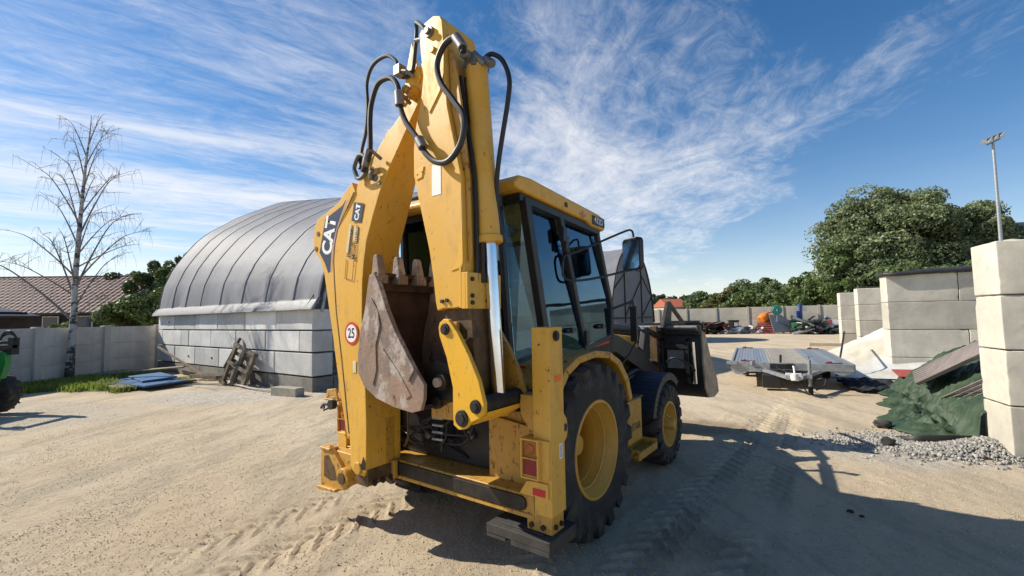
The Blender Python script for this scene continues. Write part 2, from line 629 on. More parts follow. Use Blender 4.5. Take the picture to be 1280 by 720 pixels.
def ground_height(X, Y):
    u = (X - MO.x) * FU.x + (Y - MO.y) * FU.y
    v = (X - MO.x) * FV.x + (Y - MO.y) * FV.y
    dist = np.hypot(X, Y - 2)
    near = np.clip(1.6 - dist / 11.0, 0, 1)
    h = (vnoise(X * .45, Y * .45, 1) - .5) * .05 * np.clip(dist / 12, .3, 1)
    h += (vnoise(u * .5, v * 3.2, 2) - .5) * .012 * near          # ruts along the driving direction
    h += (vnoise(u * 1.3, v * 11, 3) - .5) * .008 * near
    h += (vnoise(X * 7, Y * 7, 4) - .5) * .005 * near
    h += (vnoise(X * 21 + Y * 6, Y * 19 - X * 7, 5) - .5) * .003 * near
    rough = vnoise(X * .8 + 9, Y * .8, 6)
    h += (vnoise(X * 34 + Y * 11, Y * 33 - X * 9, 7) - .5) * .0065 * near * (rough + .3)
    cl = vnoise(X * 11, Y * 11, 8)
    h += np.clip(cl - .82, 0, 1) * .07 * near * rough              # small clods
    # tyre prints: chevron bars in lanes along u
    for (v0, cv, w, u0, u1, k, am) in ((-.92, .0, .23, -9, -.1, 5.4, 1.), (.90, .0, .23, -9, .2, 5.4, .5), (-1.5, .02, .22, -9, -.4, 5.4, .8),
                                       (1.45, .03, .22, -3, 12, 5.6, 1.), (2.1, -.03, .22, -3, 14, 5.6, 1.), (.55, .05, .2, -9, -1.4, 6.1, .6),
                                       (-3.1, .02, .2, -9, 9, 6, .35)):
        vv = v - v0 - cv * u
        ins = np.clip((w - np.abs(vv)) / .03, 0, 1) * np.clip((u - u0) / .4, 0, 1) * np.clip((u1 - u) / .4, 0, 1)
        side = np.where(vv > 0, 0.5, 0.0)
        ph = (u * k + np.abs(vv) * k * .95 + side) % 1.0
        bar = np.clip((np.abs(ph - .5) - .37) / .05, 0, 1)
        patch = np.clip((vnoise(X * .9 + v0, Y * .9, 11) - .12) * 3, 0, 1)
        h += ins * patch * am * (bar * .026 - .005) * near
    # flat where the wheels stand
    return h * np.clip(1.0 - np.exp(-((u - 0) ** 2 + (np.abs(v) - .9) ** 2) / .12) * .7, 0, 1) - .004


def make_ground():
    xs = graded(-1500, -6.0, 6.4, 1500, 0.021)
    ys = graded(-400, 1.3, 7.6, 2500, 0.021)
    X, Y = np.meshgrid(xs, ys, indexing='ij')
    H = ground_height(X, Y)
    H[(np.hypot(X, Y) > 60)] = -.03
    nx, ny = len(xs), len(ys)
    co = np.stack([X, Y, H], -1).reshape(-1, 3)
    idx = np.arange(nx * ny).reshape(nx, ny)
    q = np.stack([idx[:-1, :-1], idx[1:, :-1], idx[1:, 1:], idx[:-1, 1:]], -1).reshape(-1, 4)
    me = bpy.data.meshes.new('ground')
    me.vertices.add(len(co))
    me.vertices.foreach_set('co', co.ravel())
    me.loops.add(q.size)
    me.loops.foreach_set('vertex_index', q.ravel().astype(np.int32))
    me.polygons.add(len(q))
    me.polygons.foreach_set('loop_start', np.arange(0, q.size, 4, dtype=np.int32))
    me.polygons.foreach_set('loop_total', np.full(len(q), 4, dtype=np.int32))
    me.polygons.foreach_set('use_smooth', np.ones(len(q), dtype=bool))
    me.update()
    o = bpy.data.objects.new('ground', me)
    C.objects.link(o)
    n = NT('sandy yard ground')
    vr = n.coord('Object', (1, 1, 1), (0, 0, YAW))            # x across, y along the driving direction
    vs = n.coord('Object', (1.6, 0.28, 1), (0, 0, YAW))
    a = n.noise(0.35, 7, 0.65, dist=0.4)
    a2 = n.noise(0.8, 8, 0.72, n.coord('Object', (1, .35, 1), (0, 0, YAW), (3, 8, 0)))
    b = n.noise(1.0, 8, 0.7, vs)
    c = n.mix(n.ramp(a, 0.36, 0.66), (0.545, 0.430, 0.290), (0.62, 0.515, 0.375))
    c = n.mix(n.math('MULTIPLY', n.ramp(a2, 0.50, 0.64), 0.6), c, (0.40, 0.335, 0.245))
    c = n.mix(n.math('MULTIPLY', n.ramp(b, 0.48, 0.62), 0.65), c, (0.36, 0.305, 0.225))
    c = n.mix(n.math('MULTIPLY', n.ramp(n.noise(0.9, 6, 0.65, n.coord('Object', (1, .5, 1), (0, 0, YAW), (5, 5, 0))), 0.56, 0.75), 0.32), c, (0.54, 0.365, 0.20))
    fine = n.noise(45, 6, 0.8)
    c = n.mix(n.math('MULTIPLY', n.ramp(fine, 0.42, 0.75), 0.45), c, (0.36, 0.30, 0.22))
    spk = n.noise(9, 8, 0.8)
    c = n.mix(n.math('MULTIPLY', n.ramp(spk, 0.53, 0.66), 0.55), c, (0.33, 0.27, 0.19))
    spk2 = n.noise(2.6, 10, 0.82, n.coord('Object', (1, .6, 1), (0, 0, YAW), (13, 3, 0)))
    c = n.mix(n.math('MULTIPLY', n.ramp(spk2, 0.54, 0.64), 0.5), c, (0.36, 0.30, 0.215))
    c = n.mix(n.math('MULTIPLY', n.ramp(n.noise(5, 8, 0.75, n.coord('Object', (1, 1, 1), loc=(31, 7, 0))), 0.55, 0.72), 0.35), c, (0.66, 0.56, 0.41))
    grit = n.voro(38)
    c = n.mix(n.math('MULTIPLY', n.math('SUBTRACT', 1.0, n.ramp(grit, 0.08, 0.2)), 0.25), c, (0.22, 0.19, 0.15))
    geo = n.N.new('ShaderNodeNewGeometry')
    sp = n.N.new('ShaderNodeSeparateXYZ')
    n.L.new(geo.outputs['Position'], sp.inputs[0])
    wob = n.math('MULTIPLY', n.math('SUBTRACT', n.noise(0.5, 5, 0.65), 0.5), 3.0)

    def blob(cx, cy, rx, ry, soft=0.35, w=1.0):
        dx = n.math('DIVIDE', n.math('SUBTRACT', sp.outputs[0], cx), rx)
        dy = n.math('DIVIDE', n.math('SUBTRACT', sp.outputs[1], cy), ry)
        d = n.math('SQRT', n.math('ADD', n.math('MULTIPLY', dx, dx), n.math('MULTIPLY', dy, dy)))
        d = n.math('ADD', d, n.math('MULTIPLY', wob, 0.3 * w))
        return n.math('SUBTRACT', 1.0, n.ramp(d, 1 - soft, 1 + soft))
    gravel = n.math('MAXIMUM', blob(-7.0, 11.0, 1.9, 1.2), blob(5.6, 5.9, 1.7, 0.8))
    gcol = n.mix(n.ramp(n.voro(22, out='Color'), 0.2, 0.9), (0.30, 0.29, 0.27), (0.56, 0.54, 0.50))
    c = n.mix(n.math('MULTIPLY', gravel, 0.6), c, gcol)
    pave = blob(-12.5, 8.8, 5.0, 2.0, 0.05, .3)                         # worn tarmac under the sand on the left
    c = n.mix(n.math('MULTIPLY', pave, 0.5), c, (0.44, 0.40, 0.335))
    tar = blob(14.5, 17.8, 5.2, 1.6, 0.12, .3)                    # dark tarmac strip before the far bays
    c = n.mix(n.math('MULTIPLY', tar, 0.85), c, (0.10, 0.095, 0.09))
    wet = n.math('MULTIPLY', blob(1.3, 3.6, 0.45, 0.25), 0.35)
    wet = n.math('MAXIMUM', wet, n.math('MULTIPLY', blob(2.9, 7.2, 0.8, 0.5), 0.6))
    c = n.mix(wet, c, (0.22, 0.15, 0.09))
    farc = n.ramp(sp.outputs[1], 50, 90)
    c = n.mix(farc, c, (0.20, 0.20, 0.11))
    b1 = n.bump(n.noise(42, 10, 0.85), 0.75, 0.028)
    b2 = n.bump(n.noise(3.0, 7, 0.7, vs), 0.35, 0.03, b1)
    n.bump(n.noise(8, 8, 0.8, vs), 0.4, 0.025, b2)
    me.materials.append(n.set(col=c, rough=0.93, spec=0.2))
    return kind(o, 'structure')


make_ground()

# ------------------------------------------------------------ backhoe loader  (local x = machine right, y = forward, z = up)
bh = thing('backhoe_loader', 'yellow backhoe loader seen from behind with folded digging arm, rusty bucket and dark cab', 'backhoe loader',
           MO, -YAW)


def wheel(side, y, rad, width, vout, rim_r, dish, lugs):
    """side +1 right, -1 left"""
    x1 = vout
    x0 = vout - width
    xc = (x0 + x1) / 2
    hw = width / 2
    hub = MB()
    # hub disc deep in the rim
    xd = x1 - dish
    hub.lathe([(xd - .03, 0.001), (xd - .03, rim_r * .60), (xd, rim_r * .62), (xd + .01, rim_r * .5), (xd + .045, rim_r * .42), (xd + .05, 0.001)], 40)
    hub.lathe([(xd + .05, rim_r * .27), (xd + .12, rim_r * .25), (xd + .15, rim_r * .2), (xd + .15, 0.001)], 28)
    for k in range(8):
        a = 2 * PI * k / 8
        cy, cz = math.cos(a) * rim_r * .36, math.sin(a) * rim_r * .36
        hub.cyl((xd + .04, cy, cz), (xd + .075, cy, cz), .018, n=6)
    w = hub.build('wheel', RIM, bh)
    rim = MB()
    prof = [(x1 - .012, rim_r + .012), (x1 - .002, rim_r + .008), (x1 - .002, rim_r - .012), (x1 - .05, rim_r - .03), (x1 - .075, rim_r - .05), (x1 - .10, rim_r - .055),
            (xc + .03, rim_r - .085), (xc - .05, rim_r - .085), (x0 + .06, rim_r - .04), (x0 + .01, rim_r), (x0 + .02, rim_r + .015),
            (x0 + .08, rim_r - .02), (xc - .04, rim_r - .065), (xc + .02, rim_r - .065), (x1 - .08, rim_r - .03)]
    rim.lathe(prof, 64, closed=True)
    for (dx, dr) in ((.105, .052), (.18, .072)):
        rim.lathe([(x1 - dx - .012, rim_r - dr), (x1 - dx, rim_r - dr - .012), (x1 - dx + .012, rim_r - dr)], 64)
    rim.lathe([(xd - .03, rim_r * .58), (xd - .028, rim_r - .07), (xd - .018, rim_r - .07), (xd - .015, rim_r * .58)], 48, closed=True)
    rim.build('rim', RIM, w, smooth=40)
    ty = MB()
    rb = rad - .034
    ty.lathe([(x0 + .015, rim_r), (x0 - .0, rim_r + .06), (x0 - .012, (rim_r + rad) / 2 + .01), (x0 + .01, rb - .05), (x0 + .05, rb - .008), (xc, rb),
              (x1 - .05, rb - .008), (x1 - .01, rb - .05), (x1 + .012, (rim_r + rad) / 2 + .01), (x1, rim_r + .06), (x1 - .012, rim_r)], 72)
    for k in range(lugs):
        for s in (1, -1):
            a0 = 2 * PI * (k + (.5 if s > 0 else 0)) / lugs
            sw = .62 / lugs * 9                      # sweep of the bar round the tyre
            seg = 5
            ring = []
            for i in range(seg + 1):
                t = i / seg
                xx = xc + s * (-.015 + t * (hw + .022))
                aa = a0 - t * sw * .62
                top = rad - max(0, t - .55) ** 2 * .16
                bot = rb - .02 if t < .8 else rb - .06 - (t - .8) * .25
                ha = .036 / rad * (1 + .5 * t)
                ring.append([(xx, aa, bot, ha * 1.35), (xx, aa, top, ha)])
            for i in range(seg):
                q = []
                for lev in (0, 1):
                    for (j, sg) in ((i, -1), (i, 1), (i + 1, 1), (i + 1, -1)):
                        xx, aa, r_, ha = ring[j][lev]
                        an = aa + sg * ha
                        q.append((xx, -math.sin(an) * r_, math.cos(an) * r_))
                ty.hexa(q)
            # shoulder end of the bar running down the sidewall
            xx, aa, r_, ha = ring[-1][1]
            q = []
            for (rr, xo) in ((rad - .15, .004), (rad - .036, .004)):
                for (sg, dx) in ((-1, -.04), (1, -.04), (1, .004), (-1, .004)):
                    an = aa + sg * ha - (.03 if rr < rad - .1 else 0)
                    q.append((xx + s * dx, -math.sin(an) * rr, math.cos(an) * rr))
            ty.hexa(q)
    ty.build('tyre', TYRE, w, smooth=30)
    if side < 0:
        w.rotation_euler = (0, 0, PI)
    w.location = (0, y, rad)
    return w


wheel(1, 0.0, .71, .44, 1.10, .378, .33, 20)
wheel(-1, 0.0, .71, .44, 1.10, .378, .33, 20)
wheel(1, 2.10, .48, .31, 1.02, .255, .10, 18)
wheel(-1, 2.10, .48, .31, 1.02, .255, .10, 18)

# chassis, axles, engine housing
m = MB()
m.box(-.36, .36, -.60, 2.75, .55, .92)
m.box(-.30, .30, -.30, .40, .42, .56)
m.cyl((-.75, 0, .71), (.75, 0, .71), .12, n=14)
m.box(-.70, .70, 1.99, 2.20, .40, .56)
m.box(-.30, .30, 2.70, 2.85, .50, 1.0)
m.build('chassis', DARK, bh, .01)
m = MB()
m.prism([(1.02, .92), (1.02, 1.55), (1.4, 1.60), (2.55, 1.50), (2.78, 1.40), (2.82, .92)], -.40, .40, 'x')
hood = m.build('hood', YEL, bh, .03, 3)
m = MB()
m.box(-.34, .34, 2.80, 2.84, .95, 1.38)
for k in range(9):
    m.box(-.33, .33, 2.84, 2.86, .97 + k * .045, .99 + k * .045)
m.build('grille', BLK, hood)
m = MB()
m.tube([(.28, 1.9, 1.5), (.28, 1.9, 2.02), (.28, 1.84, 2.10)], .035, 12)
m.build('exhaust_pipe', DARK, hood)

# side tank with step on the right, between the wheels
m = MB()
m.box(.62, 1.0, .86, 1.24, .50, .93)
tank = m.build('side_tank', YELW, bh, .015)
m = MB()
m.box(.61, 1.01, .85, 1.25, .932, .95)
m.build('tread_plate', BROWN, tank)
lettering('STAR', 'lettering', PRBLK, tank, (1.002, 1.07, .66), (0, 1, 0), (0, 0, 1), .10, .002, .01)
m = MB()
m.box(.92, 1.12, .80, 1.32, .40, .425)
m.box(1.10, 1.125, .80, 1.32, .40, .47)
m.box(.92, .94, .80, 1.32, .40, .47)
m.box(.92, 1.12, .80, .82, .40, .50)
m.box(.92, 1.12, 1.30, 1.32, .40, .50)
m.build('step', YELW, bh, .003)
m = MB()
m.box(.60, .66, .56, .80, .60, 1.20)
m.box(.44, .60, .60, 1.00, 1.05, 1.16)
m.build('side_frame', YELW, bh, .006)
m = MB()
m.box(-1.0, -.6, .80, 1.25, .45, .95)
m.build('battery_box', YELW, bh, .01)

# fenders
def arc_fender(x0, x1, yc, zc, r, th, a0, a1, n=18):
    mb = MB()
    pts = []
    for i in range(n + 1):
        a = R(a0 + (a1 - a0) * i / n)
        pts.append((yc + math.cos(a) * r, zc + math.sin(a) * r))
    inn = []
    for i in range(n, -1, -1):
        a = R(a0 + (a1 - a0) * i / n)
        inn.append((yc + math.cos(a) * (r - th), zc + math.sin(a) * (r - th)))
    k = n + 1
    for i in range(n):
        (a, b), (c, d) = pts[i], pts[i + 1]
        (e, f), (g, h) = inn[k - 1 - i], inn[k - 2 - i]
        mb.hexa([(x0, a, b), (x0, c, d), (x0, g, h), (x0, e, f), (x1, a, b), (x1, c, d), (x1, g, h), (x1, e, f)])
    return mb


for s in (1, -1):
    m = MB()
    poly_o = [(-.62, 1.28), (-.50, 1.40), (-.30, 1.475), (0.0, 1.50), (.28, 1.47), (.50, 1.38), (.68, 1.20), (.76, 1.0)]
    poly_i = [(p[0] * .90, .71 + (p[1] - .71) * .925) for p in poly_o]
    for i in range(len(poly_o) - 1):
        a, b, c_, d_ = poly_o[i], poly_o[i + 1], poly_i[i + 1], poly_i[i]
        xs0, xs1 = (.62, 1.10) if s > 0 else (-1.10, -.62)
        m.hexa([(xs0, *a), (xs0, *b), (xs0, *c_), (xs0, *d_), (xs1, *a), (xs1, *b), (xs1, *c_), (xs1, *d_)])
    m.build('rear_fender', YELW, bh, .012)
    m = arc_fender(.66 if s > 0 else -1.02, 1.02 if s > 0 else -.66, 2.1, .50, .585, .03, 48, 166)
    for (xa, xb) in ((.66, .68), (1.0, 1.02)):
        m2 = arc_fender(min(s * xa, s * xb), max(s * xa, s * xb), 2.1, .50, .580, .085, 50, 164)
        m.add(m2.v, m2.f)
    for side_x in ((.985, 1.0) if s > 0 else (-1.0, -.985),):
        pts = [(2.1 + math.cos(R(a)) * .60, .50 + math.sin(R(a)) * .60) for a in range(12, 173, 10)]
        pin = [(2.1 + math.cos(R(a)) * .47, .50 + math.sin(R(a)) * .47) for a in range(172, 11, -10)]
    m.build('front_fender', plain('black fender plastic', (0.022, 0.025, 0.034), 0.45, var=.3), bh, .008)

# ---- cab
cab = MB()
def bar(mb, a, b, w, d):
    """square bar from a to b"""
    a, b = Vector(a), Vector(b)
    t = (b - a).normalized()
    x = t.cross(Vector((0, 1, 0)) if abs(t.y) < .9 else Vector((1, 0, 0))).normalized()
    y = t.cross(x).normalized()
    mb.hexa([a + x * sx * w / 2 + y * sy * d / 2 for sx, sy in ((-1, -1), (1, -1), (1, 1), (-1, 1))] +
            [b + x * sx * w / 2 + y * sy * d / 2 for sx, sy in ((-1, -1), (1, -1), (1, 1), (-1, 1))])


RT = (.80, -.53, 2.72)
RB = (.80, -.24, 1.47)
for s in (1, -1):
    bar(cab, (s * .78, -.53, 2.72), (s * .78, -.24, 1.45), .07, .075)
    bar(cab, (s * .78, 0.0, 2.68), (s * .78, .43, 1.45), .055, .06)
    bar(cab, (s * .77, .76, 2.62), (s * .77, 1.06, 1.86), .05, .06)
    bar(cab, (s * .77, 1.06, 1.88), (s * .77, 1.02, 1.55), .05, .06)
    bar(cab, (s * .77, 1.02, 1.57), (s * .77, .42, 1.47), .05, .05)
    bar(cab, (s * .77, .44, 1.47), (s * .77, -.26, 1.44), .05, .06)
    bar(cab, (s * .77, -.55, 2.70), (s * .77, .78, 2.63), .06, .07)
    bar(cab, (s * .58, -.60, 2.72), (s * .62, -.52, 1.38), .045, .05)
bar(cab, (-.8, -.58, 2.71), (.8, -.58, 2.71), .06, .07)
bar(cab, (-.8, .76, 2.63), (.8, .76, 2.63), .06, .06)
bar(cab, (-.8, -.42, 1.38), (.8, -.42, 1.38), .07, .06)
bar(cab, (-.8, 1.04, 1.57), (.8, 1.04, 1.57), .06, .06)
cabo = cab.build('cab_frame', BLK, bh, .008)
m = MB()
m.prism([(-.55, .95), (-.50, 1.40), (1.02, 1.53), (1.06, .95)], -.60, .60, 'x')
m.prism([(-.55, 1.16), (-.50, 1.38), (-.24, 1.42), (.42, 1.44), (1.0, 1.53), (1.02, 1.40), (.7, 1.36), (-.2, 1.34), (-.3, 1.16)], .60, .76, 'x')
m.prism([(-.55, 1.16), (-.50, 1.38), (-.24, 1.42), (.42, 1.44), (1.0, 1.53), (1.02, 1.40), (.7, 1.36), (-.2, 1.34), (-.3, 1.16)], -.76, -.60, 'x')
lower = m.build('cab_body', DARK, bh, .01)
m = MB()
for (x0, x1) in ((.762, .768),):
    m.hexa([(x0, -.24, 1.405), (x1, -.24, 1.405), (x1, 1.0, 1.50), (x0, 1.0, 1.50), (x0, -.24, 1.425), (x1, -.24, 1.425), (x1, 1.0, 1.525), (x0, 1.0, 1.525)])
m.box(.60, .76, -.53, -.52, 1.39, 1.41)
m.build('red_stripe', REDPRT, lower)
m = MB()
# roof: thick yellow cap with a lip
m.prism([(-.70, 2.755), (-.72, 2.80), (-.66, 2.865), (-.5, 2.875), (.72, 2.80), (.84, 2.775), (.86, 2.72), (.845, 2.655), (.80, 2.640), (.55, 2.655), (.45, 2.69), (.2, 2.70), (-.60, 2.745)], -.83, .83, 'x')
roof = m.build('cab_roof', YELB if False else YEL, bh, .025, 3)
m = MB()
m.box(.831, .836, .55, .82, 2.675, 2.765)
rp = m.build('model_plate', PRBLK, roof)
lettering('432D', 'lettering', WHT, rp, (.8365, .685, 2.72), (0, 1, -.06), (0, 0, 1), .085, .001, .012)
m = MB()
m.box(.831, .834, .29, .42, 2.72, 2.745)
m.box(.831, .8342, .34, .37, 2.70, 2.77)
m.build('faded_red_sticker', plain('faded red print', (.50, .20, .12), .5, var=.2, bump=0), roof)
m = MB()
m.box(.831, .838, .02, .06, 2.745, 2.785)
m.build('marker_light', PRBLK, roof)
for (x, y) in ((-.62, -.74), (.62, -.74)):
    m = MB()
    m.box(x - .085, x + .085, y - .05, y + .03, 2.62, 2.72)
    m.cyl((x, y + .02, 2.70), (x, y + .02, 2.78), .015, n=8)
    wl = m.build('work_light', BLK, roof, .01)
    m = MB()
    m.box(x - .07, x + .07, y - .055, y - .051, 2.635, 2.705)
    m.build('lens', plain('work light lens', (.6, .62, .64), .15, .3, bump=0), wl)
# windows
for s in (1, -1):
    m = MB()
    X0, X1 = (.785, .791) if s > 0 else (-.791, -.785)
    m.prism([(-.49, 2.67), (-.22, 1.48), (.40, 1.49), (-.01, 2.65)], X0, X1, 'x')
    m.v = [(v[0] - s * (.0 + (v[2] - 1.45) / 1.23 * .050), v[1], v[2]) for v in m.v]
    m.build('rear_side_window', GLASS, bh, smooth=0)
    m = MB()
    m.prism([(.05, 2.64), (.46, 1.50), (1.00, 1.58), (1.04, 1.88), (.75, 2.60)], X0, X1, 'x')
    m.v = [(v[0] - s * (.0 + (v[2] - 1.45) / 1.23 * .050), v[1], v[2]) for v in m.v]
    m.build('door_window', GLASS, bh, smooth=0)
    m = MB()
    m.add([(s * .60, -.585, 2.68), (s * .76, -.535, 2.68), (s * .76, -.27, 1.44), (s * .64, -.50, 1.42),
           (s * .60, -.579, 2.68), (s * .76, -.529, 2.68), (s * .76, -.264, 1.44), (s * .64, -.494, 1.42)],
          [(0, 1, 2, 3), (7, 6, 5, 4), (0, 4, 5, 1), (1, 5, 6, 2), (2, 6, 7, 3), (3, 7, 4, 0)])
    m.build('rear_corner_window', GLASS, bh, smooth=0)
m = MB()
m.add([(-.55, -.59, 2.68), (.55, -.59, 2.68), (.59, -.51, 1.42), (-.59, -.51, 1.42), (-.55, -.584, 2.68), (.55, -.584, 2.68), (.59, -.504, 1.42), (-.59, -.504, 1.42)],
      [(0, 1, 2, 3), (7, 6, 5, 4), (0, 4, 5, 1), (1, 5, 6, 2), (2, 6, 7, 3), (3, 7, 4, 0)])
m.build('rear_window', GLASS, bh, smooth=0)
m = MB()
m.add([(-.73, .78, 2.60), (.73, .78, 2.60), (.73, 1.06, 1.60), (-.73, 1.06, 1.60), (-.73, .786, 2.60), (.73, .786, 2.60), (.73, 1.066, 1.60), (-.73, 1.066, 1.60)],
      [(0, 1, 2, 3), (7, 6, 5, 4), (0, 4, 5, 1), (1, 5, 6, 2), (2, 6, 7, 3), (3, 7, 4, 0)])
m.build('windscreen', GLASS, bh, smooth=0)
# door handles and hinges on the right side
for (y, z, l) in ((.12, 1.66, .16), (.74, 1.68, .16)):
    m = MB()
    m.box(.785, .815, y - l / 2, y + l / 2, z - .012, z + .012)
    m.cyl((.78, y, z), (.83, y, z), .025, n=10)
    m.build('window_latch', BLK, bh, .004)
for (y, z) in ((.02, 2.50), (.40, 1.58), (.06, 2.43)):
    m = MB()
    m.box(.785, .83, y - .03, y + .03, z - .06, z + .06)
    m.cyl((.80, y, z - .07), (.80, y, z + .07), .02, n=10)
    m.build('hinge', BLK, bh, .004)
# inside the cab
m = MB()
m.prism([(-.05, 1.42), (.0, 1.56), (.5, 1.56), (.52, 1.42)], -.27, .27, 'x')
m.prism([(.44, 1.55), (.36, 2.10), (.46, 2.16), (.56, 1.56)], -.26, .26, 'x')
m.box(-.22, .22, .0, .48, 1.0, 1.43)
m.build('seat', SEATM, bh, .03, 3)
m = MB()
m.tube([(0, .95, 1.2), (0, .72, 1.82)], .04, 10)
m.box(-.25, .25, .85, 1.02, 1.2, 1.75)
m.build('steering_column', BLK, bh, .01)
m = MB()
ring = [Vector((math.cos(a) * .19, .70 + math.sin(a) * .17, 1.86 + math.sin(a) * .09)) for a in [2 * PI * k / 24 for k in range(25)]]
m.tube(ring, .016, 8, cap=False)
m.box(-.18, .18, .69, .71, 1.84, 1.86)
m.build('steering_wheel', BLK, bh)
m = MB()
m.box(.34, .56, -.46, .1, 1.38, 1.66)
m.box(.30, .58, -.44, -.38, 1.38, 1.72)
m.build('side_console', TEAL, bh, .02)
m = MB()
for x in (-.16, -.06, .06, .16):
    m.tube([(x, -.30, 1.30), (x, -.34, 1.68)], .010, 8)
    m.lathe([(1.66, .001), (1.67, .022), (1.70, .024), (1.72, .001)], 10, 'z', (x, -.34, 0))
m.box(-.26, .26, -.40, -.22, 1.20, 1.42)
m.build('control_levers', BLK, bh)
m = MB()
m.tube([(.30, .70, 2.55), (.42, .72, 2.52), (.50, .74, 2.36)], .008, 6)
m.box(.42, .56, .71, .735, 2.20, 2.38)
m.build('interior_mirror', STEEL, bh, .005)
m = MB()
m.tube([(.40, -.35, 2.50), (.52, -.38, 2.52), (.60, -.36, 2.50)], .02, 8)
m.lathe([(-.40, .001), (-.40, .05), (-.34, .06), (-.30, .02)], 16, 'y', (.50, 0, 2.52))
m.build('inside_work_light', STEEL, bh)
m = MB()
m.tube([(.05, -.60, 2.60), (.22, -.61, 2.2), (.40, -.60, 1.75)], .008, 6)
m.tube([(.28, -.61, 2.10), (.50, -.60, 2.45)], .010, 6)
m.build('rear_wiper', BLK, bh)
# mirror on the right
m = MB()
m.tube([(.80, .05, 2.32), (.86, .30, 2.40), (1.02, .80, 2.60), (1.05, .98, 2.65), (1.06, 1.02, 2.60), (1.06, 1.02, 2.52)], .011, 8, 3)
m.tube([(.80, .05, 2.32), (.80, .02, 2.26), (.80, .05, 2.11), (.88, .35, 2.12), (1.02, .85, 2.22), (1.06, 1.00, 2.25), (1.06, 1.02, 2.32)], .011, 8, 3)
arm_o = m.build('mirror_arm', BLK, bh)
Mm = Matrix.Translation((1.06, .99, 2.405)) @ Matrix.Rotation(R(-22), 4, 'Z')
m = MB()
pl = []
for (cx, cz) in ((1, 1), (-1, 1), (-1, -1), (1, -1)):
    for k in range(5):
        a = R({(1, 1): 0, (-1, 1): 90, (-1, -1): 180, (1, -1): 270}[(cx, cz)] + k * 22.5)
        pl.append((cx * .075 + math.cos(a) * .045, cz * .12 + math.sin(a) * .045))
m.prism(pl, -.03, .03, 'y')
m.v = [tuple(Mm @ Vector(v)) for v in m.v]
mo = m.build('mirror_head', BLK, bh, .01)
m = MB()
m.prism([(p[0] * .9, p[1] * .93) for p in pl], -.034, -.031, 'y')
m.v = [tuple(Mm @ Vector(v)) for v in m.v]
m.build('mirror_glass', MIRR, mo)
# second mirror lower down by the bonnet
m = MB()
m.tube([(.78, 1.04, 1.85), (.90, 1.25, 1.92), (.92, 1.30, 1.92), (.92, 1.36, 1.5), (.80, 1.2, 1.25)], .014, 8, 2)
m.box(.89, .96, 1.28, 1.32, 1.50, 1.88)
m.build('grab_rail', BLK, bh, .008)

